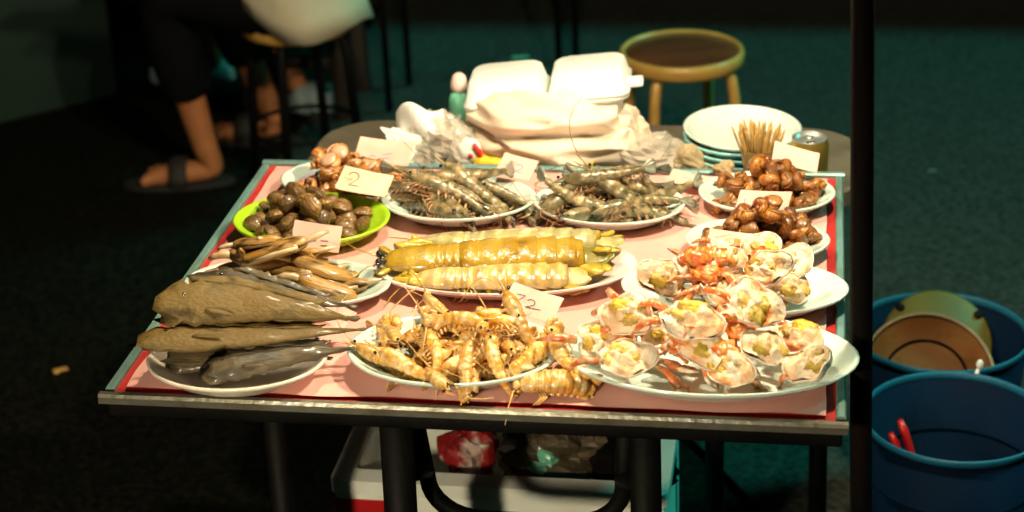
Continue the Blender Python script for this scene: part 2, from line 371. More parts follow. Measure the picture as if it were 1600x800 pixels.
plate('mantis', -.372, 2.144, .166, .088, .024, 'rose_plate', 'long pinkish oval dish under the giant mantis shrimps', radians(5))
plate('razor', -.635, 2.075, .131, .072, .024, 'white_plate', 'white oval plate of long brown clams beside the fish', radians(1))
gp = plate('clam', -.652, 2.268, .106, .085, .026, 'green_plate', 'lime green plate full of round brown clams')
plate('conch', -.640, 2.418, .093, .070, .022, 'white_plate', 'white plate with a violet band under the orange sea snails')
PO = [o for o in bpy.data.objects if o.get('label', '').startswith('white plate with a violet')][0]
G().lathe([(.063, .0085), (.072, .0115), (.0725, .0110), (.0635, .0080)], 40, 1, .76, closed=True).build('printed_band', 'violet_print', PO)
plate('prawn_a', -.468, 2.352, .106, .078, .024, 'white_plate', 'white plate of grey prawns nearer the lime green plate', radians(3))
plate('prawn_b', -.263, 2.352, .103, .078, .024, 'white_plate', 'white plate of grey prawns nearer the brown snail plates', radians(-4))
plate('snail_a', -.055, 2.402, .092, .072, .022, 'white_plate', 'white plate of brown snails below the toothpick cup')
plate('snail_b', -.062, 2.248, .092, .066, .022, 'white_plate', 'white plate of brown snails just behind the crab pieces')

# ------------------------------------------------------------------ heap placer: a height field over each plate
class Heap:
    N = 44
    def __init__(s, key, flatz=.005):
        s.x, s.y, s.rx, s.ry, s.h, s.rz, s.z = PL[key]; n = s.N; s.hf = {}
        for i in range(n):
            for j in range(n):
                u = (i + .5) / n * 2 - 1; v = (j + .5) / n * 2 - 1; d = sqrt(u * u + v * v)
                s.hf[i, j] = flatz if d < .66 else (flatz + (s.h - flatz) * min(1, (d - .66) / .34) if d < 1 else -.002)
    def drop(s, x, y, a, b, c, yaw, sink=.55):
        n = s.N; cells = []; ca, sa = cos(yaw), sin(yaw); m = max(a, b)
        i0 = int(((x - m) / s.rx + 1) / 2 * n); i1 = int(((x + m) / s.rx + 1) / 2 * n) + 1
        j0 = int(((y - m) / s.ry + 1) / 2 * n); j1 = int(((y + m) / s.ry + 1) / 2 * n) + 1
        for i in range(max(0, i0), min(n, i1 + 1)):
            for j in range(max(0, j0), min(n, j1 + 1)):
                dx = ((i + .5) / n * 2 - 1) * s.rx - x; dy = ((j + .5) / n * 2 - 1) * s.ry - y
                p = (dx * ca + dy * sa) / a; q = (-dx * sa + dy * ca) / b; d = p * p + q * q
                if d < 1: cells.append((i, j, dx, dy, d))
        if not cells: return None
        hs = sorted(s.hf[c_[0], c_[1]] for c_ in cells); zs = hs[min(len(hs) - 1, int(len(hs) * sink))]
        hm = sum(s.hf[c_[0], c_[1]] for c_ in cells) / len(cells)
        sxx = sum(q[2] ** 2 for q in cells) + 1e-9; syy = sum(q[3] ** 2 for q in cells) + 1e-9
        gx = sum(q[2] * (s.hf[q[0], q[1]] - hm) for q in cells) / sxx; gy = sum(q[3] * (s.hf[q[0], q[1]] - hm) for q in cells) / syy
        gx = max(-.6, min(.6, gx)); gy = max(-.6, min(.6, gy))
        zc = zs + c * .8
        for q in cells:
            k = (q[0], q[1]); s.hf[k] = max(s.hf[k], zc + gx * q[2] * .7 + gy * q[3] * .7 + c * sqrt(max(0, 1 - q[4])))
        cr, sr = cos(s.rz), sin(s.rz)
        loc = Vector((s.x + x * cr - y * sr, s.y + x * sr + y * cr, s.z + zc))
        nrm = Vector((-gx, -gy, 1)).normalized()
        q = Vector((0, 0, 1)).rotation_difference(nrm)
        return loc, q @ Euler((0, 0, yaw + s.rz)).to_quaternion()
HEAPED = []
def heaped(o, key, what, where):
    HEAPED.append((o, key, what, where))
def name_heaps():
    byk = {}
    for h in HEAPED: byk.setdefault(h[1], []).append(h)
    for key, hs in byk.items():
        x0, y0, rx, ry = PL[key][:4]; zs = sorted(h[0].location.z for h in hs); ztop = zs[int(len(zs) * .86)]
        lab = {}
        for o, k, what, where in hs:
            u = (o.location.x - x0) / rx; v = (o.location.y - y0) / ry
            hor = ['far left', 'left', 'middle', 'right', 'far right'][min(4, max(0, int((u + .75) / .3)))]
            ver = 'on top ' + hor if o.location.z >= ztop else hor + (' front' if v < -.12 else ' back' if v > .3 else ' centre')
            lab.setdefault((what, ver, where), []).append(o)
        for (what, ver, where), os_ in lab.items():
            os_.sort(key=lambda q: q.location.x)
            for i, o in enumerate(os_):
                num = '' if len(os_) == 1 else ' ' + ['first', 'second', 'third', 'fourth', 'fifth', 'sixth', 'seventh', 'eighth'][min(7, i)] + ' from left'
                o['label'] = '%s%s, %s of heap %s' % (what, num, ver, where)
def spots(n, rx, ry, rnd, dmin):
    out = []; tries = 0
    while len(out) < n and tries < 6000:
        tries += 1
        a = rnd.uniform(0, 2 * pi); d = sqrt(rnd.random()); p = (d * cos(a) * rx, d * sin(a) * ry)
        if all((p[0] - q[0]) ** 2 + (p[1] - q[1]) ** 2 > dmin * dmin for q in out): out.append(p)
        elif tries % 60 == 0: dmin *= .93
    return out

# ------------------------------------------------------------------ round clams
def valve(sgn, Rr=.016, H=.0105):
    g = G()
    def fn(u, v):
        a = (v - .5) * 1.92 * pi; ox = Rr * (1.0 + cos(a)); oy = Rr * 1.08 * sin(a)
        rip = 1 + .045 * sin(u * 40)
        x = u * ox; y = u * oy; d = sqrt(((x - Rr) / Rr) ** 2 + (y / (Rr * 1.08)) ** 2)
        z = H * (max(0, 1 - d ** 2.3)) ** .55 * (1.12 - .25 * u) * rip
        return (x - Rr, y, sgn * (z + .0002))
    return g.grid(fn, 12, 16)
cl = empty('clam'); valve(1).build('shell_half', 'clam_shell', cl); valve(-1).build('shell_half', 'clam_shell', cl)
P_clam = Proto(cl); hp = Heap('clam'); rn = random.Random(4)
for ring, cnt, fr in ((0, 26, .74), (1, 15, .54), (2, 6, .30)):
    for (x, y) in spots(cnt, hp.rx * fr, hp.ry * fr * 1.0, rn, .024):
        r = hp.drop(x - .004, y, .0145, .0145, .0112, rn.uniform(0, 6.28), .5)
        if not r: continue
        o = P_clam.take(); q = r[1] @ Euler((rn.uniform(-.8, .8), rn.uniform(-.8, .8), 0)).to_quaternion()
        place(o, r[0], q.to_euler(), 'clam', 'clam', 'clams on the lime green plate', rn.uniform(.76, 1.02)); heaped(o, 'clam', 'round brown clam', 'on the lime plate')

# ------------------------------------------------------------------ spiral snails
def snail_geo(turns=3.6, grow=.36, R0=.0165, high=1.05, knob=0.0, n=16, per=15):
    g = G(); rings = []; N = int(turns * per)
    for i in range(N + 1):
        th = -2 * pi * i / per; s = math.exp(-grow * 2 * pi * i / per * .42); rc = R0 * s * .50; rt = R0 * s * .72
        zc = high * R0 * 1.6 * (1 - s) ; c = Vector((rc * cos(th), rc * sin(th), zc)); e = Vector((cos(th), sin(th), 0))
        if i == 0: rt *= .92
        ring = []
        for j in range(n):
            a = 2 * pi * j / n; k = rt * (1 + .035 * cos(7 * a)) * (1 + knob * max(0, cos(a - .9)) ** 4 * (1 if (i % 3 == 0) else 0))
            ring.append(c + e * (cos(a) * k) + Vector((0, 0, sin(a) * k * 1.05)))
        rings.append(ring)
    g.loft(rings); return g
def snail_proto(name, geo, m, lidm):
    o = geo.build(name, m); R0 = .0125
    lid = G().ball((.0104, .0015, 0), .0098, 5, 10, (1, .35, 1.0)).build('operculum', lidm, o)
    return Proto(o)
P_snail = snail_proto('sea_snail', snail_geo(), 'snail_shell', 'snail_lid')
P_conch = snail_proto('sea_snail', snail_geo(3.6, .36, .0175, 1.25, .30), 'conch_shell', 'conch_lip')
def heap_snails(key, proto, cnts, seed, label, group, rad, sc=(.9, 1.2), off=(0, 0)):
    hp = Heap(key); rn = random.Random(seed)
    for cnt, fr in cnts:
        for (x, y) in spots(cnt, hp.rx * fr, hp.ry * fr, rn, rad * 1.5):
            r = hp.drop(x + off[0], y + off[1], rad, rad, rad * .85, rn.uniform(0, 6.28), .5)
            if not r: continue
            o = proto.take(); q = Euler((rn.uniform(.6, 2.4), rn.uniform(-.6, .6), rn.uniform(0, 6.28))).to_quaternion()
            place(o, r[0], q.to_euler(), 'snail', 'snail', group, rn.uniform(*sc)); heaped(o, key, *label)
heap_snails('snail_a', P_snail, ((18, .74), (9, .5), (4, .25)), 21, ('brown sea snail', 'below the toothpick cup'), 'snails below the toothpick cup', .0155)
heap_snails('snail_b', P_snail, ((18, .74), (9, .5), (4, .25)), 33, ('brown sea snail', 'behind the crab pieces'), 'snails behind the crab pieces', .0155, off=(.004, .004))
heap_snails('conch', P_conch, ((17, .72), (7, .45)), 52, ('knobbly orange sea snail', 'with the cream card'), 'orange snails on the violet banded plate', .0170, sc=(1.1, 1.35), off=(.004, 0))

# ------------------------------------------------------------------ long clams
def razor_half(sgn, L=.088, W=.0125, H=.0085):
    g = G()
    def fn(u, v):
        x = (u - .5) * L; e = max(0.0, 1 - abs(2 * u - 1) ** 3.2) ** .5; w = W * (e * .92 + .02) * (1 + .10 * sin(u * 3)); b = .006 * sin(pi * u)
        a = pi * v; rip = 1 + .03 * sin(v * 30 + u * 4)
        return (x, -cos(a) * w + b, sgn * (sin(a) ** .8 * H * e * rip + .0006 + .0016 * (1 - v) * e))
    return g.grid(fn, 14, 8)
rz_ = empty('long_clam'); razor_half(1).build('shell_half', 'razor_shell', rz_); razor_half(-1).build('shell_half', 'razor_shell', rz_)
G().tube([(.030, .002, 0), (.046, .003, .001), (.058, .007, .001), (.066, .012, -.001)], [.006, .0058, .005, .003], 8, flat=.75).build('siphon', 'razor_flesh', rz_)
G().tube([(-.03, -.010, 0), (0, -.0085, 0), (.03, -.0095, 0)], [.002, .0032, .002], 6).build('mantle', 'razor_flesh', rz_)
P_razor = Proto(rz_); hp = Heap('razor'); rn = random.Random(9)
for cnt, fr in ((15, .66), (8, .48), (3, .25)):
    for (x, y) in spots(cnt, hp.rx * fr, hp.ry * fr, rn, .022):
        yaw = rn.gauss(.35, .5) + (pi if rn.random() < .5 else 0)
        r = hp.drop(x - .004, y, .040, .013, .009, yaw, .55)
        if not r: continue
        o = P_razor.take(); q = r[1] @ Euler((rn.uniform(-.6, .6), rn.uniform(-.12, .12), 0)).to_quaternion()
        place(o, r[0], q.to_euler(), 'clam', 'clam', 'long clams beside the fish', rn.uniform(.72, 1.08)); heaped(o, 'razor', 'long brown clam', 'behind the fish')

# ------------------------------------------------------------------ prawns
def arc_frame(s, L, curl):
    # point and tangent at arc length fraction s of a curve bending down in the local x-z plane
    a = curl * (max(0, s - .3) / .7) ** 1.3
    return a
def arc_pts(L, curl, S):
    pts = []; x = z = 0; prev = 0; fine = 80; table = []
    for i in range(fine + 1):
        s = i / fine; a = arc_frame(s, L, curl); table.append((s, x, z, a)); x += L / fine * cos(a); z -= L / fine * sin(a)
    for s in S:
        k = min(fine, int(round(s * fine))); t = table[k]; d = (s - t[0]) * L
        pts.append((Vector((t[1] + d * cos(t[3]), 0, t[2] - d * sin(t[3]))), t[3]))
    return pts
def shrimp_body(L, w, h, curl, head_end=.36, nseg=6, taper=.42, tip=.001, flat_tail=True, n=12, jit=0):
    S = []; Rr = []
    S += [0, .05, .11, .20, .29, head_end]; Rr += [tip / w, .28, .62, .92, 1.0, .97]
    for i in range(nseg):
        a = head_end + (.88 - head_end) * i / nseg; b = head_end + (.88 - head_end) * (i + 1) / nseg
        k0 = 1 - (1 - taper) * i / nseg; k1 = 1 - (1 - taper) * (i + 1) / nseg
        S += [a + .004, (a + b) / 2, b - .003]; Rr += [k0 * .86, (k0 + k1) / 2 * .98, k1 * 1.04]
    S += [.90, .925]; Rr += [taper * .7, taper * .3]
    fr = arc_pts(L, curl, S); g = G(); rings = []
    for (p, a), r in zip(fr, Rr):
        up = Vector((sin(a), 0, cos(a))); sd = Vector((0, 1, 0)); ring = []
        for j in range(n):
            t = 2 * pi * j / n; c = cos(t); v = sin(t)
            ring.append(p + sd * (c * w * r) + up * (v * h * r * (1 if v > 0 else .8)))
        rings.append(ring)
    g.loft(rings)
    return g, fr, S
def blade(g, base, d, side, length, width, th=.0006, droop=0, n=5):
    """thin pointed leaf-like fin"""
    d = Vector(d).normalized(); side = Vector(side); side = (side - d * side.dot(d)).normalized(); nn = d.cross(side); base = Vector(base)
    rings = []
    for i in range(n + 1):
        u = i / n; w = width * (.35 + .65 * sin(pi * min(1, u * .62 + .14))) * (1 if u < .8 else (1 - (u - .8) * 3.2)); p = base + d * (length * u) - nn * droop * u * u
        rings.append([p + side * w + nn * 0, p + nn * th, p - side * w, p - nn * th])
    g.loft(rings)
def prawn(name, L, w, h, curl, mbody, mtail, mleg, rn, ant=True):
    g, fr, S = shrimp_body(L, w, h, curl)
    o = g.build(name, mbody)
    p, a = fr[-2]; d = Vector((cos(a), 0, -sin(a)))
    t = G()
    for k in (-.55, -.25, 0, .25, .55): blade(t, p, d + Vector((0, k, .05 * abs(k))), (0, 1, 0) if abs(k) < .5 else (0, 1, .2), L * .15, w * .42, .0005)
    t.build('tail_fan', mtail, o)
    rs = G(); rs.tube([fr[2][0] + Vector((0, 0, h * .45)), (L * .0, 0, h * .55), (-L * .09, 0, h * .85)], [h * .16, h * .13, .0003], 5); rs.build('rostrum', mbody, o)
    for s in (-1, 1):
        e = G().ball((L * .05, s * w * .55, h * .3), w * .24, 5, 8).build('eye', 'eye_black', o)
        if ant:
            pts = [Vector((L * .03, s * w * .2, 0))]; dr = Vector((-1, s * .3, .15)).normalized()
            for i in range(7): pts.append(pts[-1] + dr * L * .11); dr = (dr + Vector((rn.uniform(.05, .3), s * rn.uniform(-.05, .3), -rn.uniform(.05, .28)))).normalized()
            G().tube(pts, [.0008 - .0001 * i * .6 for i in range(8)], 4).build('antenna', mleg, o)
    lg = G()
    for i in range(5):
        for s in (-1, 1):
            x = L * (.16 + .045 * i); pts = [(x, s * w * .4, -h * .55), (x - L * .03, s * w * .7, -h * 1.0), (x - L * .07 + i * .003, s * w * .6, -h * 1.35), (x - L * .10, s * w * .4, -h * 1.5)]
            lg.tube(pts, [.0011, .0010, .0007, .0004], 4)
    for i in range(5):
        k = fr[7 + i * 3]; up = Vector((sin(k[1]), 0, cos(k[1]))); dr = Vector((cos(k[1]), 0, -sin(k[1])))
        for s in (-1, 1): blade(lg, k[0] - up * h * .6 + Vector((0, s * w * .45, 0)), -up + dr * .5, dr, L * .075, w * .22, .0005, n=3)
    lg.build('legs', mleg, o)['kind'] = 'stuff'
    return o
rn = random.Random(5)
P_pr = [Proto(prawn('prawn', .135, .0105, .0125, c, 'prawn', 'prawn_tail', 'prawn_leg', rn, c < .6)) for c in (.55, .85, 1.3)]
def heap_prawns(key, protos, layers, seed, label, group, yaw0, spread, half=.05, sc=(.85, 1.1), cat='prawn', hh=.0085, off=(0, 0), sink=.5):
    hp = Heap(key); rn = random.Random(seed)
    for cnt, fr in layers:
        for (x, y) in spots(cnt, hp.rx * fr, hp.ry * fr, rn, .020):
            yaw = rn.gauss(yaw0, spread)
            if rn.random() < .35: yaw += pi
            side = rn.choice((-1, 1)); k = rn.uniform(*sc)
            r = hp.drop(x + off[0], y + off[1], half * .8 * k, .013, hh, yaw, sink)
            if not r: continue
            o = rn.choice(protos).take()
            q = r[1] @ Euler((side * rn.uniform(.7, 1.55), 0, 0)).to_quaternion()
            c = Vector((-.052 * k, 0, .008 * k)); c.rotate(q)
            place(o, r[0] + c, q.to_euler(), cat, cat, group, k); heaped(o, key, *label)
heap_prawns('prawn_a', P_pr, ((9, .58), (6, .42), (3, .25)), 3, ('wet grey prawn', 'by the lime plate'), 'grey prawns nearer the lime green plate', -.55, .30, sc=(.95, 1.2))
heap_prawns('prawn_b', P_pr, ((10, .60), (5, .45), (2, .25)), 8, ('wet grey prawn', 'by the snail plates'), 'grey prawns nearer the snail plates', .60, .40, sc=(.95, 1.2))

# ------------------------------------------------------------------ mantis shrimps
def mantis(name, L, w, h, curl, mb, mf, mo, mt, claws=True):
    """head at -x end (local 0), tail towards +x"""
    S = [0, .025, .06, .12, .18, .215]; Rr = [.25, .50, .66, .78, .84, .84]
    segs = [(.218, .255, .80), (.255, .292, .80), (.292, .33, .82)] + [(.33 + i * .083, .33 + (i + 1) * .083, .88 + .12 * sin(pi * (i + .6) / 6.4)) for i in range(6)]
    for a, b, k in segs: S += [a + .003, a + (b - a) * .35, b - .004, b - .001]; Rr += [k * .93, k * .99, k * 1.025, k * .97]
    S += [.835, .86]; Rr += [.84, .80]
    fr = arc_pts(L, curl, S); g = G(); n = 18
    rings = []
    for idx, ((p, a), r) in enumerate(zip(fr, Rr)):
        up = Vector((sin(a), 0, cos(a))); ring = []
        for j in range(n):
            t = 2 * pi * j / n; c = cos(t); v = sin(t); ex = 1.0
            rd = 1 + (.014 * cos(10 * t) if idx > 5 and v > .1 else 0)
            ring.append(p + Vector((0, 1, 0)) * (math.copysign(abs(c) ** .75, c) * w * r * rd) + up * (math.copysign(abs(v) ** .9, v) * h * (r if idx > 1 else r * .9) * (rd if v > 0 else .55)))
        rings.append(ring)
    g.loft(rings); o = g.build(name, mb)
    p, a = fr[-1]; d = Vector((cos(a), 0, -sin(a)))
    # telson shield with spines, and uropods
    def shield(u, v):
        t = (v - .5) * 2; x = u; wd = .80 * w * (1 - .28 * u * u); e = (.10 * abs(math.sin(t * 9))) * (u > .95)
        return p + Vector((L * .125 * (x + e) * (1 - .25 * t * t), t * wd, h * (.38 * (1 - t * t) * (1 - .6 * u)) - .002))
    t = G(); t.grid(shield, 8, 12)
    tl = t.build('telson', mo, o); s_ = tl.modifiers.new('thick', 'SOLIDIFY'); s_.thickness = .002
    tr = G(); tr.tube([shield(u, 0) for u in (0, .3, .6, .85, 1)] + [shield(1, v / 8) for v in range(9)] + [shield(u, 1) for u in (1, .85, .6, .3, 0)], .0012, 6); tr.build('telson_edge', mt, tl)
    for s in (-1, 1):
        f = G(); blade(f, p + Vector((-.004, s * w * .72, -.001)), (1, s * .75, .10), (0, 1, 0), L * .115, w * .46, .0016, n=7)
        blade(f, p + Vector((0, s * w * .6, -.003)), (1, s * .40, .02), (0, 1, 0), L * .13, w * .36, .0014, n=7); f.build('uropod', mf, o)
        e = G(); e.tube([(L * .02, s * w * .18, h * .2), (-L * .01, s * w * .26, h * .35)], .0026, 6); e.ball((-L * .018, s * w * .28, h * .38), .0045, 6, 8, (1, 1.4, 1)); e.build('eye', 'eye_black' if mb == 'mantis_gold' else mf, o)
        an = G(); blade(an, (L * .03, s * w * .5, 0), (-.8, s * .7, .1), (0, 1, 0), L * .07, w * .2, .001); an.build('antenna_scale', mf, o)
        an = G(); an.tube([(L * .01, s * .003, 0), (-L * .06, s * .012, .004), (-L * .13, s * .03, 0), (-L * .18, s * .05, -.006)], [.0011, .001, .0007, .0004], 5); an.build('antenna', mf, o)
        if claws:
            c = G(); c.tube([(L * .10, s * w * .75, -h * .2), (L * .05, s * w * 1.15, -h * .3), (L * .16, s * w * 1.35, -h * .3), (L * .23, s * w * 1.25, -h * .35)], [.004, .0058, .0066, .002], 8)
            c.tube([(L * .21, s * w * 1.2, -h * .3), (L * .12, s * w * 1.08, -h * .1), (L * .07, s * w * .9, 0)], [.0026, .002, .0006], 6); c.build('raptorial_claw', mf, o)
    lg = G()
    for i in range(3):
        for s in (-1, 1): x = L * (.24 + .035 * i); lg.tube([(x, s * w * .7, -h * .3), (x + .004, s * w * 1.25, -h * .2), (x - .006, s * w * 1.6, -h * .7)], [.0018, .0015, .0006], 5)
    for i in range(5):
        for s in (-1, 1):
            k = fr[20 + i * 4][0]; blade(lg, k + Vector((0, s * w * .75, -h * .35)), (.5, s * .5, -.6), (1, 0, 0), L * .05, w * .22, .0008, n=3)
    lg.build('legs', mf, o)['kind'] = 'stuff'
    return o
z0 = SURF + .006
o = mantis('mantis_shrimp', .290, .0290, .0155, .06, 'mantis_gold', 'mantis_fan', 'mantis_olive', 'lime_trim')
place(o, (-.522, 2.122, z0 + .026), (radians(14), radians(-1), radians(8.5)), 'giant golden mantis shrimp lying uppermost in the middle of the long dish', 'mantis shrimp', 'giant mantis shrimps on the long dish')
o = mantis('mantis_shrimp', .265, .0270, .0160, .06, 'mantis_pale', 'mantis_fan', 'mantis_pale', 'lime_trim')
place(o, (-.490, 2.180, z0 + .024), (radians(-6), radians(-2), radians(3)), 'pale grey-green mantis shrimp at the back of the long dish', 'mantis shrimp', 'giant mantis shrimps on the long dish')
o = mantis('mantis_shrimp', .220, .0215, .0115, .06, 'mantis_cream', 'mantis_fan', 'mantis_cream', 'mantis_fan', claws=False)
place(o, (-.478, 2.098, z0 + .014), (radians(20), radians(-1), radians(6)), 'cream mantis shrimp at the front rim of the long dish', 'mantis shrimp', 'giant mantis shrimps on the long dish')
o = mantis('mantis_shrimp', .088, .0150, .0125, 1.0, 'pale_shrimp', 'pale_leg', 'pale_shrimp', 'pale_leg', claws=False)
place(o, (-.312, 1.852, SURF + .014), (radians(25), radians(-4), radians(6)), 'small curled orange mantis shrimp lying loose on the pink sheet', 'mantis shrimp')

# pale shrimp heap on the front plate
rn = random.Random(15)
P_ps = [Proto(prawn('pale_shrimp', .098, .0090, .0100, c, 'pale_shrimp', 'pale_shrimp', 'pale_leg', rn, c < 1)) for c in (.8, 1.5, 2.2)]
P_pm = Proto(mantis('pale_shrimp', .11, .0120, .0105, 1.1, 'pale_shrimp', 'pale_leg', 'pale_shrimp', 'pale_leg'))
heap_prawns('shrimp', P_ps + [P_pm], ((20, .76), (12, .58), (5, .34)), 12, ('pale orange shrimp', 'at the table front'), 'pale shrimp in the front heap', .4, 1.4, half=.045, sc=(.8, 1.1), cat='shrimp', hh=.0095, sink=.42)

def one_shrimp(x, y, z, rot, label, sc=1.0, pr=None):
    o = (pr or P_ps[0]).take(); place(o, (x, y, z), rot, label, 'shrimp', None, sc)
one_shrimp(-.345, 1.975, SURF + .072, (.5, radians(22), radians(-62)), 'pale shrimp with upright feelers, head highest in the front heap', 1.15)
one_shrimp(-.478, 1.878, SURF + .040, (.9, radians(8), radians(-35)), 'pale shrimp hanging its legs over the plate rim next to the fish', 1.1, P_ps[1])
one_shrimp(-.352, 1.892, SURF + .052, (.6, radians(30), radians(-66)), 'pale shrimp spilling its tail over the front rim of its plate', .9, P_ps[1])
one_shrimp(-.283, 1.925, SURF + .045, (1.3, radians(14), radians(-70)), 'pale shrimp slumped between its plate and the largest platter', 1.0, P_ps[1])


# ------------------------------------------------------------------ halved crabs
def crab_piece(seed, legs=2):
    rn = random.Random(seed); e = empty('crab_half'); A, B, D = .037, .028, .018
    def rimz(a): return .0055 * sin(2 * a + seed) + .0028 * sin(5 * a + seed * 2)
    def outer(u, v):
        a = 2 * pi * v; t = u * pi / 2; k = 1 + .05 * noise.noise(Vector((cos(a) * 2, sin(a) * 2, u * 3 + seed)))
        sh = 1 + .20 * cos(a + .4 + seed) + .10 * cos(3 * a + seed) + .05 * cos(5 * a + 2 * seed)
        return (A * sin(t) ** .8 * cos(a) * k * sh, B * sin(t) ** .8 * sin(a) * k * sh, -D * cos(t) + rimz(a) * u)
    g = G(); g.grid(outer, 8, 26, True)
    def lip(u, v):
        a = 2 * pi * v; p = Vector(outer(1, v)); q = Vector((p.x * .92, p.y * .90, p.z - .003)); top = Vector((p.x * .975, p.y * .97, p.z + .0012))
        return (p, top, q, Vector((p.x * .80, p.y * .78, p.z - .012)))[int(round(u * 3))]
    g.grid(lip, 3, 26, True); sh = g.build('shell', 'crab_shell', e)
    def fl(u, v):
        a = 2 * pi * v; p = Vector(outer(1, v)) * .94 * u
        b = .0095 * noise.noise(Vector((p.x * 75, p.y * 75, seed * 1.7))) + .004 * noise.noise(Vector((p.x * 160, p.y * 160, seed)))
        return (p.x, p.y, -.0010 + b + rimz(a) * u * .7 + .010 * (1 - u * u))
    g = G(); g.grid(lambda u, v: fl(u, v), 12, 30, True); g.build('flesh', 'crab_flesh', e)
    for k in range(3):
        if k == 2 and seed % 2: continue
        a = seed * 1.3 + k * 2.2; rr_ = A * .36
        G().ball((rr_ * cos(a), B * .36 * sin(a), .0035), .0140 - .0025 * k, 10, 14, (1.25, .75, .36), .7, 2.8, seed + k).build('roe_pocket', 'crab_pocket', e)
    sp = G()   # chamber walls of shell running across the cut face
    for k in range(2):
        y = B * (-.25 + .5 * k); pts = [(-A * .62 + A * 1.24 * i / 6, y + .003 * sin(i * 1.3 + seed + k), -.002 + .0022 * sin(i + k)) for i in range(7)]
        sp.tube(pts, [.0006, .0010, .0013, .0010, .0013, .0010, .0006], 6)
    sp.build('chamber_wall', 'crab_shell', e)
    for i in range(legs):
        a = pi + (i - legs / 2 + .5) * .7; c, s = cos(a), sin(a); lg = G()
        lg.tube([(A * .8 * c, B * .8 * s, -.008), (A * 1.35 * c, B * 1.35 * s, -.004), (A * 1.75 * c, B * 1.7 * s, -.016), (A * 1.95 * c, B * 1.95 * s, -.034)], [.0052, .0056, .0042, .0015], 8, flat=.75)
        lg.build('leg', 'crab_leg', e)
    return e
P_cb = [Proto(crab_piece(1, 2)), Proto(crab_piece(2, 3)), Proto(crab_piece(3, 0)), Proto(crab_piece(4, 2)), Proto(crab_piece(6, 1)), Proto(crab_piece(9, 2)), Proto(crab_piece(11, 0))]
CF = [(-.190, 1.905, .082, 'pinkish crab half perched highest at the left of the largest platter'), (-.197, 1.857, .050, 'crab half resting low on the near left of the largest platter'),
      (-.122, 1.880, .092, 'pale crab half on top in the middle of the largest platter'), (-.055, 1.895, .098, 'large crab half with yellow roe crowning the largest platter'),
      (-.084, 1.850, .046, 'small crab half with green roe at the front of the largest platter'), (-.036, 1.868, .062, 'crab half tilted below the crowning one on the largest platter'),
      (.010, 1.872, .044, 'crab half at the far right end of the largest platter'), (-.104, 1.872, .062, 'orange streaked crab half wedged in the centre of the largest platter'),
      (-.225, 1.905, .044, 'crab half fallen to the left rim of the largest platter'), (-.004, 1.922, .052, 'red edged crab half at the back right of the largest platter'),
      (-.150, 1.922, .052, 'crab half buried at the back of the largest platter'), (-.075, 1.932, .056, 'crab half hidden behind the crowning one on the largest platter')]
rn = random.Random(77)
for i, (x, y, h, lb) in enumerate(CF):
    o = P_cb[(i * 3 + 1) % 7].take()
    place(o, (x, y, SURF + h), (radians(rn.uniform(26, 56)), radians(rn.uniform(-30, 30)), radians(rn.uniform(-45, 45))), lb, 'crab', 'crab halves on the largest platter', rn.uniform(.70, .95))
CB = [(-.165, 2.042, .056, 'orange centred crab half alone at the left of the smaller crab plate'), (-.126, 2.072, .062, 'crab half with clear legs next to the alone lying one on the smaller crab plate'),
      (-.092, 2.055, .080, 'orange glistening crab half in the middle of the smaller crab plate'), (-.052, 2.030, .078, 'crab half with yellow roe on top of the smaller crab plate'),
      (-.102, 2.035, .050, 'crab half with brown roe at the front of the smaller crab plate'), (-.050, 2.085, .082, 'red crab half at the back top of the smaller crab plate'),
      (-.018, 2.068, .064, 'crab half with pink legs at the right of the smaller crab plate'), (-.012, 2.046, .046, 'crab half lowest at the right of the smaller crab plate'),
      (-.088, 2.105, .070, 'dark red crab half under the blank pink card of the smaller crab plate')]
for i, (x, y, h, lb) in enumerate(CB):
    o = P_cb[(i * 3 + 2) % 7].take()
    place(o, (x, y + .026, SURF + h - .010), (radians(rn.uniform(24, 54)), radians(rn.uniform(-24, 24)), radians(rn.uniform(-35, 35))), lb, 'crab', 'crab halves on the smaller plate', rn.uniform(.66, .84))
# loose claws and legs filling the heaps
def crab_claw(seed):
    rn = random.Random(seed); o = G()
    o.tube([(0, 0, 0), (.018, .003, .004), (.036, .002, .002), (.052, -.004, 0)], [.0040, .0052, .0085, .0050], 9, flat=.7)
    b = o.build('crab_claw', 'crab_leg')
    f = G(); f.tube([(.046, .004, 0), (.060, .008, .001), (.072, .003, 0)], [.0045, .0032, .0006], 7); f.build('pincer', 'crab_leg', b)
    f = G(); f.tube([(.050, -.006, 0), (.062, -.006, 0), (.072, .000, 0)], [.0036, .0026, .0006], 7); f.build('pincer', 'crab_shell', b)
    return b
P_cc = [Proto(crab_claw(1)), Proto(crab_claw(2))]
def claws(key, n, seed, label, group, zmax, cx=0, cy=0):
    rn = random.Random(seed); x, y, rx, ry, h, rz, z = PL[key]
    for i in range(n):
        a = rn.uniform(0, 6.28); d = sqrt(rn.random()) * .55; px, py = d * cos(a), d * sin(a)
        zz = SURF + .016 + (zmax - .02) * (1 - (d / .6) ** 2) * rn.uniform(.35, 1)
        oc = P_cc[i % 2].take(); place(oc, (x + px * rx + cx, y + py * ry + cy, zz), (rn.uniform(-.6, .6), rn.uniform(-.5, .9), rn.uniform(0, 6.28)), 'claw', 'crab claw', group, rn.uniform(.7, 1.0)); heaped(oc, key, *label)
claws('crab', 20, 5, ('orange crab claw', 'on the largest platter'), 'claws on the largest platter', .07, .0, -.01)
claws('crab_small', 22, 6, ('orange crab claw', 'on the smaller crab plate'), 'claws on the smaller crab plate', .068, .0, -.010)
name_heaps()
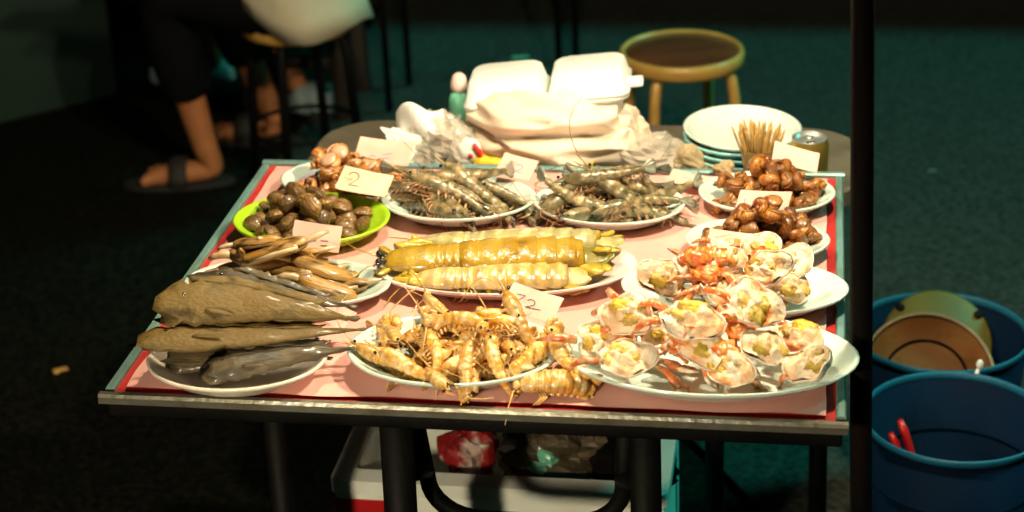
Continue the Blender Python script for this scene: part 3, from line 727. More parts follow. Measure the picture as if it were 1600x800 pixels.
for nm, n, seed, cx, cy, zz in (('crab_roe', 5, 3, -.10, 1.885, .066), ('crab_roe', 6, 4, -.085, 2.078, .060)):
    g = G(); rn = random.Random(seed)
    for i in range(n): g.ball((rn.uniform(-.05, .05), rn.uniform(-.02, .02), rn.uniform(-.01, .014)), rn.uniform(.010, .017), 10, 14, (1.2, 1, .8), .5, 2.2, i)
    o = g.build('crab_roe', 'crab_roe'); o.location = (cx, cy, SURF + zz)
    tag(o, 'glistening red orange roe between the halves on the ' + ('largest platter' if seed == 3 else 'smaller crab plate'), 'roe', None, 'stuff')

# ------------------------------------------------------------------ fish
def fish(L, D, th, m, seed, bend=0, gash=False):
    rn = random.Random(seed); N = 26; n = 16; g = G(); rings = []
    for i in range(N + 1):
        u = i / N; x = u * L
        up = D * (.80 + .20 * min(1, u / .2)) * max(.06, (1 - u) ** .72) * (1 if u > .02 else .8); dn = D * .8 * (.75 + .25 * min(1, u / .25)) * max(.06, (1 - u) ** .85)
        t = th * (.5 + .5 * min(1, u / .12)) * (1 - .86 * u) ; yb = bend * sin(pi * u)
        rag = .010 * noise.noise(Vector((u * 16, seed, 0))) * (1 - u)
        ring = []
        for j in range(n):
            a = 2 * pi * j / n; c, s = cos(a), sin(a)
            yy = (up if c > 0 else dn) * math.copysign(abs(c) ** 1.1, c) * .5
            ring.append((x + .012 * (1 - abs(c)) * (-1 if u < .04 else 0) + (.034 * noise.noise(Vector((c * 3.3, s * .4, seed))) * max(0, 1 - u / .16) if u < .16 else 0), yy + yb + rag * c, s * t * .5 + .003 * noise.noise(Vector((u * 7, c * 3, seed)))))
        rings.append(ring)
    g.loft(rings); o = g.build('fish', m)
    f = G()
    blade(f, (L * .985, bend * .03, 0), (1, .10, 0), (0, 1, 0), L * .07, D * .04, .001); blade(f, (L * .985, 0, 0), (1, -.12, 0), (0, 1, 0), L * .06, D * .04, .001)
    f.build('tail_fin', m, o)
    f = G(); pts = []
    def dorsal(u, v):
        uu = .12 + .7 * u; up = D * max(.06, (1 - uu) ** .72) * .5; hh = .012 * (1 - uu * .6) * (1 + .35 * noise.noise(Vector((uu * 40, seed, 1)))) * min(1, u * 5 + .2)
        return (uu * L + v * .008, up * .96 + bend * sin(pi * uu) + v * hh, .0015 * sin(u * 25) * v)
    f.grid(dorsal, 26, 3); d = f.build('dorsal_fin', m, o); s_ = d.modifiers.new('thick', 'SOLIDIFY'); s_.thickness = .0014
    f = G(); blade(f, (L * .20, -D * .08, th * .44), (1, -.18, .04), (0, 1, .05), L * .15, D * .045, .0006); f.build('pectoral_fin', m, o)
    G().ball((L * .075, D * .16, th * .38), .0020, 6, 10, (1, 1, .4)).build('eye', 'eye_black', o)
    if gash: G().tube([(L * .16, -D * .08, th * .42), (L * .34, -D * .12, th * .42), (L * .5, -D * .1, th * .3)], [.003, .0075, .002], 8, flat=.6).build('slit_belly', 'fish_flesh', o)
    return o
F = [(.078, .022, 'fish_skin', 1, .006, False, (-.728, 1.872, .092), (-.515, 1.916, .062), 34, 'broad brown fish uppermost on the cream plate'),
     (.060, .020, 'fish_grey', 2, -.006, True, (-.698, 1.930, .096), (-.520, 1.936, .068), 26, 'slit grey brown fish leaning at the back of the cream plate'),
     (.060, .018, 'fish_skin', 3, -.005, False, (-.740, 1.832, .068), (-.508, 1.912, .050), 12, 'olive brown fish laid across just below the uppermost one'),
     (.052, .024, 'fish_grey', 4, .003, False, (-.668, 1.826, .034), (-.510, 1.892, .036), 30, 'grey fish with pale belly, lowest on the cream plate'),
     (.064, .020, 'fish_grey', 5, 0, False, (-.716, 1.852, .034), (-.540, 1.884, .026), 14, 'dark grey fish lying on the bottom of the cream plate'),
     (.066, .018, 'fish_skin', 6, -.004, False, (-.724, 1.900, .074), (-.528, 1.928, .056), 44, 'brown fish squeezed in the middle of the pile on the cream plate')]
for D, th, m, sd, bd, gs, hd, tl, tilt, lb in F:
    hd, tl = Vector(hd) + Vector((.014, 0, 0)), Vector(tl); L = (tl - hd).length; X = (tl - hd).normalized(); Y = Vector((0, 0, 1)).cross(X).normalized(); Zv = X.cross(Y); t = radians(tilt)
    Y2 = Y * cos(t) + Zv * sin(t); Z2 = X.cross(Y2); mt = Matrix((X, Y2, Z2)).transposed()
    place(fish(L, D, th, m, sd, bd, gs), hd + Vector((0, 0, SURF - .006)), mt.to_euler(), lb, 'fish', 'fish on the cream plate')

# ------------------------------------------------------------------ price cards
def stroke(card, pts, m, w=.0008):
    g = G(); P = [Vector((p[0], p[1], 0)) for p in pts]
    for i in range(len(P) - 1):
        d = (P[i + 1] - P[i]).normalized(); s = Vector((-d.y, d.x, 0)) * w; a = P[i] - d * w * .5; b = P[i + 1] + d * w * .5
        g.add([(q.x, q.y, card['bend_k'] * q.x * q.x + .0016) for q in (a - s, b - s, b + s, a + s)], [(0, 1, 2, 3)])
    return g.build('ink_stroke', m, card, smooth=False)
def card(loc, w, h, rot, label, m='card', strokes=(), ink='ink_blue', bend=1.2, skew=0.0, cut=.0):
    g = G()
    def pt(u, v, top):
        x = (u - .5) * w + (v - .5) * skew; y = (v - .5) * h * (1 - cut * u)
        return (x, y, bend * x * x + (.0009 if top else 0))
    g.grid(lambda u, v: pt(u, v, True), 10, 4); g.grid(lambda u, v: pt(1 - u, v, False), 10, 4)
    o = g.build('price_card', m, None, True, (loc[0], loc[1], SURF + loc[2]), tuple(radians(a) for a in (rot[0] * .66, rot[1], rot[2]))); o.scale = (.82, .82, .82)
    o['bend_k'] = bend
    for s in strokes: stroke(o, s, ink)
    del o['bend_k']
    return tag(o, label, 'price card', 'handwritten price cards')
def arc(cx, cy, r, a0, a1, n=9, sy=1): return [(cx + r * cos(radians(a0 + (a1 - a0) * i / n)), cy + sy * r * sin(radians(a0 + (a1 - a0) * i / n))) for i in range(n + 1)]
card((-.596, 2.475, .036), .098, .052, (48, 3, -4), 'pink card with two blue dashes behind the orange snails', strokes=([(.000, -.006), (.014, -.002)], [(-.006, -.016), (.012, -.012)], arc(-.018, -.016, .006, 150, 10)))
card((-.592, 2.335, .048), .088, .050, (44, 6, -9), 'worn cream card with a dark numeral 2 between the orange snails and clams', 'card_old',
     strokes=(arc(-.022, .006, .009, 170, -40) + [(-.024, -.012), (-.008, -.011)],), ink='ink_dark', cut=.1)
card((-.613, 2.150, .050), .078, .046, (58, 4, -6), 'pink card with two dark dashes in front of the lime green plate', strokes=([(.008, -.006), (.020, -.005)], [(.010, -.014), (.020, -.013)], [(-.004, -.008), (.001, -.007)]), ink='ink_dark', skew=-.006)
card((-.560, 1.972, .038), .088, .036, (36, 16, -22), 'blank pink card strip leaning between the fish and the long clams')
card((-.318, 2.010, .036), .078, .050, (34, 12, -12), 'pink card with dark figures 7 2 behind the pale shrimp', strokes=([(-.026, .006), (-.014, .008), (-.020, -.004)], arc(-.002, -.001, .006, 160, -30) + [(-.006, -.011), (.016, -.008)]), ink='ink_dark')
card((-.398, 2.425, .038), .062, .046, (40, 8, -14), 'pink card with faint blue figures behind a prawn plate', strokes=([(-.012, .008), (-.002, .006)], arc(.004, .000, .006, 150, -30) + [(-.002, -.010), (.012, -.010)], [(-.02, -.002), (-.012, -.004)]))
card((-.163, 2.452, .014), .070, .040, (12, 4, -18), 'pink card lying almost flat beside the crumpled paper', strokes=([(-.012, .000), (-.002, .003)], [(.002, -.002), (.01, .002)]))
card((-.018, 2.462, .046), .078, .040, (46, 10, -14), 'blank pink card stuck in the snails in front of the drinks can', skew=-.008)
card((-.058, 2.322, .036), .082, .046, (62, 2, 2), 'pink card with a blue 4 and dash between the two snail plates', strokes=([(-.028, .008), (-.030, -.006), (-.014, -.006)], [(-.016, .004), (-.016, -.014)], [(.012, .000), (.022, .000)]), skew=.010)
card((-.085, 2.170, .046), .088, .044, (52, 4, -4), 'blank pink card behind the smaller crab plate')

# ------------------------------------------------------------------ things on the rear table
# foam box
fb = empty('foam_box', (-.378, 2.650, .722)); fb.rotation_euler = (radians(-3), radians(-5), radians(4)); fb.scale = (1.07, 1, 1)
def boxring(w, d, r, z, n=5): return [(x, y, z) for x, y in rrect(-w / 2, w / 2, -d / 2, d / 2, r, n)]
G().loft([boxring(.180, .10, .02, 0), boxring(.186, .106, .02, .004), boxring(.212, .128, .022, .046), boxring(.226, .140, .022, .048), boxring(.226, .140, .022, .052)]).build('container_base', 'foam', fb)
lid = G()
for s in (-1, 1):
    cx = s * .0575
    def sh(r): return [(x + cx, y, z) for x, y, z in r]
    lid.loft([sh(boxring(.113, .140, .018, .053)), sh(boxring(.113, .140, .018, .058)), sh(boxring(.106, .132, .018, .061)), sh(boxring(.098, .116, .020, .083)), sh(boxring(.090, .106, .02, .087))])
lid.build('lid', 'foam', fb)
G().box((.120, -.02, .060), (.024, .032, .010)).build('closing_tab', 'foam', fb, bevel=.003)
tag(fb, 'white foam takeaway box with twin bulged lid on the rear table', 'food box')
# cream cloth bundle
def bundle(u, v):
    a = pi * u; b = 2 * pi * v; d = Vector((cos(a), sin(a) * cos(b), sin(a) * sin(b)))
    sx = .122; k = 1.0
    x = math.copysign(abs(d.x) ** .8, d.x) * sx; y = d.y * .062; z = d.z * (.062 + .010 * sin((d.x + .4) * 2))
    q = Vector((x, y, z)); n1 = noise.noise(Vector((x * 16, y * 16, z * 22))) * .012; n2 = abs(noise.noise(Vector((x * 9 + z * 30, y * 12, z * 34 - x * 8)))) * .030 - .005
    q += d * (n1 - n2); q.z -= .018 * (d.x * .9) if d.y < 0 else 0
    q.z -= .010 * math.exp(-((z - .020 - .16 * x) / .006) ** 2) * (1 if d.y < 0 else 0); q.y += .022 * math.exp(-((z - .020 - .16 * x) / .007) ** 2) * (1 if d.y < 0 else 0)
    return (q.x, q.y, max(q.z, -.066))
o = G().grid(bundle, 70, 90, True).build('cloth_bundle', 'towel'); o.location = (-.372, 2.590, ZB + .068); o.rotation_euler = (0, radians(2), radians(2))
tag(o, 'cream cloth bundle with deep folds lying in front of the foam box', 'cloth')
def bag(loc, s, seed, label, m='bag_film', rot=(0, 0, 0), name='plastic_bag', cat='plastic bag', peak=0, wr=.34):
    def fn(u, v):
        a = pi * u; b = 2 * pi * v; d = Vector((sin(a) * cos(b), sin(a) * sin(b), cos(a)))
        k = 1 + wr * noise.noise(d * 1.3 + Vector((seed, 0, 0))) + .42 * (.22 - abs(noise.noise(d * 2.3 + Vector((0, seed, 0))))) + .16 * (.2 - abs(noise.noise(d * 5 + Vector((0, 0, seed)))))
        z = d.z * s[2] * k + (peak * max(0, d.z) ** 4)
        return (d.x * s[0] * k, d.y * s[1] * k, max(z, -s[2] * .8))
    o = G().grid(fn, 22, 30, True).build(name, m, smooth=False); o.location = (loc[0], loc[1], loc[2] + s[2] * .8); o.rotation_euler = rot
    return tag(o, label, cat)
bag((-.545, 2.600, ZB), (.055, .048, .056), 2, 'crumpled clear plastic bag left of the cloth bundle')
bag((-.505, 2.580, ZB), (.042, .034, .044), 8, 'small pale plastic bag crushed between prawns and cloth bundle')
bag((-.600, 2.575, ZB), (.030, .028, .040), 13, 'little white knotted bag behind the pink card with blue dashes', 'paper_white', name='knotted_bag')
bag((-.236, 2.600, ZB), (.060, .045, .036), 5, 'clear printed plastic bag slumped to the right of the cloth bundle')
bag((-.268, 2.640, ZB), (.036, .03, .055), 6, 'pale cloth corner tucked behind the cloth bundle', 'towel', name='folded_cloth', cat='cloth', wr=.2)
# white napkin points
g = G()
def nap(u, v): return (-.05 + .10 * u, .004 * sin(u * 6) + .03 * v, .012 + .045 * v * (1 - abs(u - .62) * 1.2) + .008 * sin(u * 9 + v * 4) - .02 * (u < .2))
g.grid(nap, 12, 8); o = g.build('napkin', 'paper_white'); s_ = o.modifiers.new('thick', 'SOLIDIFY'); s_.thickness = .0012
o.location = (-.575, 2.580, ZB + .052); o.rotation_euler = (radians(20), radians(-8), radians(-6)); tag(o, 'white folded paper napkin standing up on the clear bag', 'napkin')
g = G(); g.add([(-.03, 0, .030), (.035, .006, .014), (.012, -.004, -.022), (-.028, .001, .031), (.037, .007, .015), (.014, -.003, -.021)], [(0, 2, 1), (3, 4, 5), (0, 1, 4, 3), (1, 2, 5, 4), (2, 0, 3, 5)])
o = g.build('napkin', 'paper_white', smooth=False); o.location = (-.592, 2.560, ZB + .055); o.rotation_euler = (radians(-18), 0, radians(4)); tag(o, 'white pointed paper scrap below the standing napkin', 'napkin')
# yellow sheet, packet, bottle
g = G(); g.grid(lambda u, v: (-.085 + .17 * u, -.03 + .05 * v, .001 + .006 * v + .003 * sin(u * 5)), 12, 5); o = g.build('yellow_sheet', 'yellow_paper'); s_ = o.modifiers.new('thick', 'SOLIDIFY'); s_.thickness = .001
o.location = (-.392, 2.548, ZB + .045); o.rotation_euler = (radians(28), radians(7), radians(-9)); tag(o, 'bright yellow paper peeping out under the cloth bundle', 'paper')
pk = G().ball((0, 0, 0), .022, 14, 20, (1, .6, 1.05), .25, 2.5, 3).build('snack_packet', 'paper_white'); pk.location = (-.487, 2.555, ZB + .050)
G().ball((.002, -.0125, .001), .0045, 6, 8, (1, .5, 1)).build('red_dot', 'red_print', pk); G().tube([(.008, -.012, .020), (.014, -.011, .008), (.020, -.008, -.008)], [.003, .0045, .003], 6).build('red_stripe', 'red_print', pk)
G().ball((-.003, -.009, -.016), .009, 6, 8, (1.2, .5, .5)).build('blue_patch', 'blue_print', pk)
tag(pk, 'round white packet with red dot and stripe beside the cloth bundle', 'packet')
b = G().lathe([(0, 0), (.014, 0), (.015, .004), (.015, .045), (.012, .055), (.009, .060)], 20).build('squeeze_bottle', 'green_bottle'); b.location = (-.527, 2.675, ZB + .045); b.rotation_euler = (0, radians(4), 0)
G().lathe([(.009, .058), (.013, .062), (.013, .070), (.010, .082), (.005, .086), (0, .086)], 16).build('cap', 'pink_cap', b)
G().box((-.010, -.0095, .022), (.008, .008, .009), .5).build('red_label', 'red_print', b)
tag(b, 'small mint green bottle with pale pink cap beside the foam box', 'bottle')
# stacked plates
for i in range(5):
    o = plate_geo(.0865, .0865, .024).build('stacked_plate', 'white_plate' if i == 4 else 'teal_plate'); o.location = (-.095 - .0008 * i, 2.640 + .001 * i, ZB + .001 + i * .0105); o.rotation_euler = (radians(-2 if i == 4 else 0), 0, i)
    tag(o, ['teal edged plate at the bottom of the stack on the rear table', 'second lowest teal edged plate of the stack on the rear table', 'middle teal edged plate of the stack of five', 'teal edged plate just under the top white one of the stack', 'empty white plate on top of the stack on the rear table'][i], 'plate', 'stacked plates on the rear table')
# toothpick cup
cup = G().lathe([(0, 0), (.0185, 0), (.0195, .003), (.0245, .044), (.0230, .044), (.018, .005), (0, .004)], 20).build('toothpick_cup', 'cup_glass'); cup.location = (-.070, 2.502, SURF)
tag(cup, 'small brown cup bristling with toothpicks beside the plate stack', 'cup')
pk_m = G().tube([(0, 0, 0), (0, 0, .003), (0, 0, .060), (0, 0, .066)], [.0005, .0017, .0017, .0005], 6).mesh('toothpick', 'toothpick'); rn = random.Random(2)
for i in range(70):
    a = rn.uniform(0, 6.28); d = sqrt(rn.random()); o = link('toothpick', pk_m); tl = .36 * d
    o.location = (cup.location.x + .014 * d * cos(a), cup.location.y + .014 * d * sin(a), SURF + .006 + rn.uniform(0, .008)); o.rotation_euler = Vector((sin(tl) * cos(a), sin(tl) * sin(a), cos(tl))).to_track_quat('Z', 'Y').to_euler()
    tag(o, 'thin bamboo toothpick standing in the small brown cup', 'toothpick', 'toothpicks in the cup')
# can
can = G().lathe([(0, .002), (.022, 0), (.0275, .006), (.0275, .066), (.0245, .074)], 28).build('drinks_can', 'can_gold'); can.location = (.000, 2.580, ZB)
G().lathe([(.0245, .073), (.0252, .0765), (.0238, .0765), (.0225, .071), (0, .071)], 28).build('can_top', 'can_silver', can)
G().ball((.003, -.009, .0712), .008, 5, 12, (1.1, .8, .06)).build('drinking_hole', 'eye_black', can)
G().tube([(0, .002, .0725), (-.006, .008, .074), (-.002, .014, .074), (.005, .009, .0735), (0, .002, .0725)], .0012, 6).build('ring_pull', 'can_silver', can)
tag(can, 'golden drinks can with open silver top', 'can')
bag((-.160, 2.585, ZB), (.036, .026, .030), 21, 'crumpled beige paper beside the stacked plates', 'paper_beige', name='crumpled_paper', cat='paper', wr=.5)
bag((-.118, 2.510, SURF), (.016, .010, .010), 22, 'small beige paper scrap at the foot of the toothpick cup', 'paper_beige', name='crumpled_paper', cat='paper', wr=.5)

# ------------------------------------------------------------------ cooler under the table
ck = empty('foam_cooler', (-.405, 2.335, 0)); W, Dp, H, th = .452, .28, .375, .028
def wallbox(name, c, d): return G().box(c, d).build(name, 'foam_cool', ck, bevel=.004)
wallbox('front_wall', (0, -Dp / 2 + th / 2, H / 2 - .004), (W, th, H - .012)); wallbox('rear_wall', (0, Dp / 2 - th / 2, H / 2 - .004), (W, th, H - .012))
wallbox('side_wall', (-W / 2 + th / 2, 0, H / 2 - .004), (th - .001, Dp - 2 * th, H - .012)); wallbox('side_wall', (W / 2 - th / 2, 0, H / 2 - .004), (th - .001, Dp - 2 * th, H - .012))
wallbox('floor_panel', (0, 0, .02), (W - 2 * th, Dp - 2 * th, .03))
lp = G(); ro = rrect(-W / 2 - .006, W / 2 + .006, -Dp / 2 - .006, Dp / 2 + .006, .012, 4); ri = rrect(-W / 2 + th - .006, W / 2 - th + .006, -Dp / 2 + th - .006, Dp / 2 - th + .006, .012, 4)
n = len(ro); lp.loft([[(x, y, z) for x, y in r] for r, z in ((ro, H - .024), (ro, H - .003), (ri, H), (ri, H - .022), (ro, H - .024))], cap=False); lp.build('rim', 'foam_cool', ck, smooth=False)
tp = G(); tp.box((-W / 2 + .045, -Dp / 2 - .001, H - .046), (.096, .004, .022)); tp.box((-W / 2 - .001, 0, H - .046), (.004, Dp, .0215)); tp.build('red_tape', 'red_tape', ck, smooth=False)
tag(ck, 'open white foam cooler with a red tape band under the table', 'cooler')
for nm, lc, s, sd, m, lb in (('red_packet', (-.47, 2.34, .30), (.04, .05, .045), 31, 'packet_red', 'red and white packet in the open foam cooler'), ('dark_bag', (-.34, 2.345, .29), (.09, .07, .06), 32, 'fish_grey', 'dull olive bag filling the middle of the foam cooler'),
                             ('green_bag', (-.36, 2.30, .335), (.03, .02, .02), 33, 'green_bottle', 'scrap of green plastic poking over the cooler front'), ('dark_bag', (-.24, 2.345, .28), (.07, .07, .05), 34, 'rust_metal', 'dark brown bag at the right inside the foam cooler')):
    bag(lc, s, sd, lb, m, name=nm, cat='bag' if 'bag' in nm else 'packet')

# ------------------------------------------------------------------ stools
def stool(loc, rz, label, r=.130, H=.45, wood='stool_wood', metal='stool_gold', legm=None, lr=.0115, splay=.012):
    e = empty('round_stool', loc, rz)
    G().lathe([(0, H - .004), (r * .6, H - .0035), (r - .014, H - .004), (r - .010, H - .008), (r - .012, H - .02), (0, H - .02)], 40).build('seat', wood, e)
    G().lathe([(r - .012, H - .006), (r - .006, H), (r - .001, H - .004), (r + .001, H - .014), (r - .001, H - .028), (r - .005, H - .032), (r - .012, H - .028)], 40, closed=True).build('seat_rim', metal, e)
    for k in range(4):
        a = pi / 4 + k * pi / 2; c, s = cos(a), sin(a)
        pts = [((r - .07) * c, (r - .07) * s, H - .030), ((r - .035) * c, (r - .035) * s, H - .033), ((r - .015) * c, (r - .015) * s, H - .05), ((r - .008) * c, (r - .008) * s, H - .09), ((r + splay) * c, (r + splay) * s, .012)]
        lg = G().tube(pts, lr, 10).build('leg', legm or metal, e)
        G().tube([((r + splay) * c, (r + splay) * s, .016), ((r + splay + .001) * c, (r + splay + .001) * s, 0)], lr * 1.2, 10).build('rubber_foot', 'black_metal', lg)
    rg = [((r) * cos(2 * pi * i / 24), (r) * sin(2 * pi * i / 24), .16) for i in range(25)]
    G().tube(rg, .006, 8, up=(0, 0, 1)).build('foot_ring', legm or metal, e)
    return tag(e, label, 'stool', 'round stools')
stool((-.268, 3.806, 0), radians(22), 'round stool with golden rim and legs and dark wooden seat')
stool((-1.165, 4.07, 0), radians(40), 'round stool with dim gold rim under the person in cream', r=.125, H=.425, legm='black_metal')

# trestle table with thin legs in the back
tt = empty('trestle_table', (-.86, 4.76, 0))
for (x, y) in ((-.216, -.20), (-.204, 0), (.200, .02), (.219, .22)): G().tube([(x - .004, y, .72), (x, y, 0)], .009, 8).build('leg', 'black_metal', tt)
G().box((0, .01, .735), (.56, .56, .03)).build('table_top', 'dark_wood', tt, bevel=.004)
tag(tt, 'table on thin black metal legs far behind the foam box', 'table')
# dark wooden stool in the back
ws = empty('wooden_stool', (-1.305, 4.62, 0))
for (x, y) in ((.115, -.11), (-.115, -.11), (.115, .11), (-.115, .11)): G().box((0, 0, 0), (.038, .038, .43)).build('leg', 'dark_wood', ws, loc=(x, y, .215), rot=(0, radians(-2 if x > 0 else 2), 0), bevel=.003)
G().box((0, 0, .445), (.31, .30, .03)).build('seat', 'dark_wood', ws, bevel=.006)
G().box((0, -.11, .16), (.19, .02, .03)).build('stretcher', 'dark_wood', ws)
tag(ws, 'square dark wooden stool with thick legs behind the person in cream', 'stool')

# ------------------------------------------------------------------ people
def skin(name, V, E, Rr, m, parent=None, root=0, sub=2):
    me = bpy.data.meshes.new(name); me.from_pydata(V, E, []); o = bpy.data.objects.new(name, me); col.objects.link(o)
    md = o.modifiers.new('skin', 'SKIN'); md.use_smooth_shade = True
    sv = me.skin_vertices[0].data if me.skin_vertices else None
    if sv is None:
        bpy.context.view_layer.objects.active = o; sv = me.skin_vertices[0].data
    for i, r in enumerate(Rr): sv[i].radius = (r, r) if not isinstance(r, tuple) else r; sv[i].use_root = (i == root)
    ss = o.modifiers.new('sub', 'SUBSURF'); ss.levels = sub; ss.render_levels = sub
    dg = bpy.context.evaluated_depsgraph_get(); ev = bpy.data.meshes.new_from_object(o.evaluated_get(dg)); ev.name = name
    o.modifiers.clear(); o.data = ev; bpy.data.meshes.remove(me)
    ev.materials.clear(); ev.materials.append(M[m])
    for p in ev.polygons: p.use_smooth = True
    if parent: o.parent = parent
    return o
def person(hip, knees, ankles, toes, shirt, shoem, label, face=-1, lean=.06):
    """seated figure; face = -1 looks towards -x"""
    hx, hy, hz = hip; V = []; E = []; Rr = []
    def v(p, r): V.append(tuple(p)); Rr.append(r); return len(V) - 1
    pel = v((hx, hy, hz + .06), .095); sp = v((hx + face * lean * .3, hy, hz + .26), .105); ch = v((hx + face * lean, hy, hz + .42), .115)
    nk = v((hx + face * lean * 1.3, hy, hz + .55), .045); h1 = v((hx + face * (lean * 1.5 + .02), hy, hz + .63), .068); h2 = v((hx + face * (lean * 1.5 + .015), hy, hz + .73), .080); h3 = v((hx + face * (lean * 1.5), hy, hz + .79), .05)
    nose = v((hx + face * (lean * 1.5 + .105), hy, hz + .675), .012)
    E += [(pel, sp), (sp, ch), (ch, nk), (nk, h1), (h1, h2), (h2, h3), (h1, nose)]
    hands = []
    for s, kn, an, to in ((-1, knees[0], ankles[0], toes[0]), (1, knees[1], ankles[1], toes[1])):
        hj = v((hx + face * .02, hy + s * .085, hz + .045), .078); kj = v(kn, .054); mid = v(Vector(kn).lerp(Vector(an), .35), .048); lo = v(Vector(kn).lerp(Vector(an), .7), .037); aj = v(an, .031)
        heel = v((an[0] - (to[0] - an[0]) * .12, an[1] - (to[1] - an[1]) * .12, .034), .030)
        bl = v((an[0] + (to[0] - an[0]) * .62, an[1] + (to[1] - an[1]) * .62, .034), .034); fd = Vector((to[0] - an[0], to[1] - an[1], 0)).normalized(); fs_ = Vector((-fd.y, fd.x, 0))
        E += [(pel, hj), (hj, kj), (kj, mid), (mid, lo), (lo, aj), (aj, heel), (heel, bl)]
        for q in range(5):
            tj = v(Vector((to[0], to[1], .020)) + fs_ * ((q - 2) * .017 * s) - fd * (.004 + .006 * q), .0125 if q == 0 else .0088); E.append((bl, tj))
        sj = v((hx + face * lean, hy + s * .165, hz + .44), .052); ej = v((hx + face * (lean + .08), hy + s * .21, hz + .19), .037); wj = v((hx + face * (lean + .28), hy + s * .13, hz + .13), .024)
        E += [(ch, sj), (sj, ej), (ej, wj)]; hands.append((wj, s))
        pm = v(Vector(V[wj]) + Vector((face * .06, -s * .01, -.01)), .026); E.append((wj, pm))
        for q in range(4):
            f1 = v(Vector(V[pm]) + Vector((face * (.035 + .004 * (q % 3)), (q - 1.5) * .017, -.006)), .0085); f2 = v(Vector(V[f1]) + Vector((face * .026, 0, -.016)), .0075); E += [(pm, f1), (f1, f2)]
        th = v(Vector(V[wj]) + Vector((face * .045, -s * .042, -.004)), .0095); t2 = v(Vector(V[th]) + Vector((face * .025, -s * .006, -.008)), .008); E += [(wj, th), (th, t2)]
    body = skin('person', V, E, Rr, 'skin')
    # clothes
    V2 = []; E2 = []; R2 = []; 
    def w(p, r): V2.append(tuple(p)); R2.append(r); return len(V2) - 1
    a = w((hx + face * .02, hy, hz + .075), .105)
    for s, kn, an in ((-1, knees[0], ankles[0]), (1, knees[1], ankles[1])):
        hj = w((hx + face * .06, hy + s * .085, hz + .05), .088); kj = w(kn, .074); m1 = w(Vector(kn).lerp(Vector(an), .30), .070); m2 = w(Vector(kn).lerp(Vector(an), .60), .064); m3 = w(Vector(kn).lerp(Vector(an), .64), .058)
        E2 += [(a, hj), (hj, kj), (kj, m1), (m1, m2), (m2, m3)]
    skin('trousers', V2, E2, R2, 'trousers', body)
    rings = []
    for i in range(13):
        t = i / 12; z = hz - .005 + t * .56; cx = hx + face * lean * t; rx = .150 - .035 * sin(pi * min(1, t * 1.3)) * .6 + (.018 if i < 2 else 0); ry = .175 + .02 * sin(pi * t)
        if t > .8: k = (t - .8) / .2; rx *= 1 - .55 * k; ry *= 1 - .62 * k
        ring = []
        for j in range(40):
            an_ = 2 * pi * j / 40; c, s = cos(an_), sin(an_); fold = .007 * noise.noise(Vector((c * 3, s * 3, t * 5))) + .004 * sin(an_ * 9 + t * 8) * (1 - t)
            lift = .115 * max(0, face * c) * (1 - t) ** 2 - .012 * (1 - t) ** 3 * (1 + sin(an_ * 4))
            ring.append((cx + c * (rx + fold), hy + s * (ry + fold), z + lift))
        rings.append(ring)
    g = G(); g.loft(rings, cap=False); so = g.build('shirt', shirt, body); so.modifiers.new('thick', 'SOLIDIFY').thickness = .004
    for s in (-1, 1):
        g = G(); sh_, el = Vector((hx + face * lean, hy + s * .12, hz + .45)), Vector((hx + face * (lean + .07), hy + s * .205, hz + .22))
        g.tube([sh_, sh_.lerp(el, .3) + Vector((0, s * .02, 0)), sh_.lerp(el, .8)], [.062, .066, .060], 14); g.build('sleeve', shirt, body)
        g = G(); g.ball((hx + face * (lean * 1.5 + .088), hy + s * .032, hz + .705), .010, 6, 8); g.build('eye', 'eye_black', body)
    hx2 = hx + face * (lean * 1.5 - .004)
    g = G(); g.ball((hx2 - face * .012, hy, hz + .745), .100, 10, 18, (1, .88, .92), .06, 4); g.build('hair', 'hair', body)
    for an, to in zip(ankles, toes):
        d = Vector((to[0] - an[0], to[1] - an[1], 0)); d2 = d.normalized(); sd = Vector((-d2.y, d2.x, 0)); c0 = Vector((an[0], an[1], 0)) - d2 * .06
        Ls = d.length + .10; pts = []
        for i in range(24):
            t = 2 * pi * i / 24; pts.append(c0 + d2 * (Ls / 2 + Ls / 2 * cos(t)) + sd * (.044 * sin(t) * (1 + .15 * cos(t))))
        if shoem == 'sandal':
            g = G(); g.loft([[p + Vector((0, 0, z)) for p in pts] for z in (.001, .012)]); sb = g.build('sandal_sole', 'sandal', body, smooth=False)
            mid = Vector((an[0], an[1], 0)) + d * .42; g = G()
            g.tube([mid + sd * (.048 * cos(pi * i / 8)) + Vector((0, 0, .012 + .056 * sin(pi * i / 8))) for i in range(9)], [.005] * 9, 10, up=tuple(d2), flat=4.4); g.build('sandal_strap', 'sandal', body)
        else:
            g = G(); g.loft([[c0 + d2 * (Ls / 2) + (p - c0 - d2 * (Ls / 2)) * k + Vector((0, 0, z)) for p in pts] for z, k in ((.001, .96), (.012, 1), (.035, .98), (.06, .82), (.068, .6))]); g.build('shoe', shoem, body)
    return tag(body, label, 'person')
person((-1.165, 4.10, .43), [(-1.475, 4.035, .50), (-1.43, 4.30, .48)], [(-1.415, 4.085, .075), (-1.335, 4.37, .075)], [(-1.58, 4.055), (-1.50, 4.36)], 'shirt_cream', 'sandal',
       'person sitting in loose cream shirt, dark cropped trousers and dark sandals')
person((-1.31, 4.66, .455), [(-1.66, 4.58, .48), (-1.66, 4.78, .48)], [(-1.325, 4.60, .08), (-1.62, 4.80, .08)], [(-1.22, 4.585), (-1.76, 4.79)], 'shirt_dark', 'shoe_pale',
       'person in dark clothes and pale shoes sitting behind the one in cream')

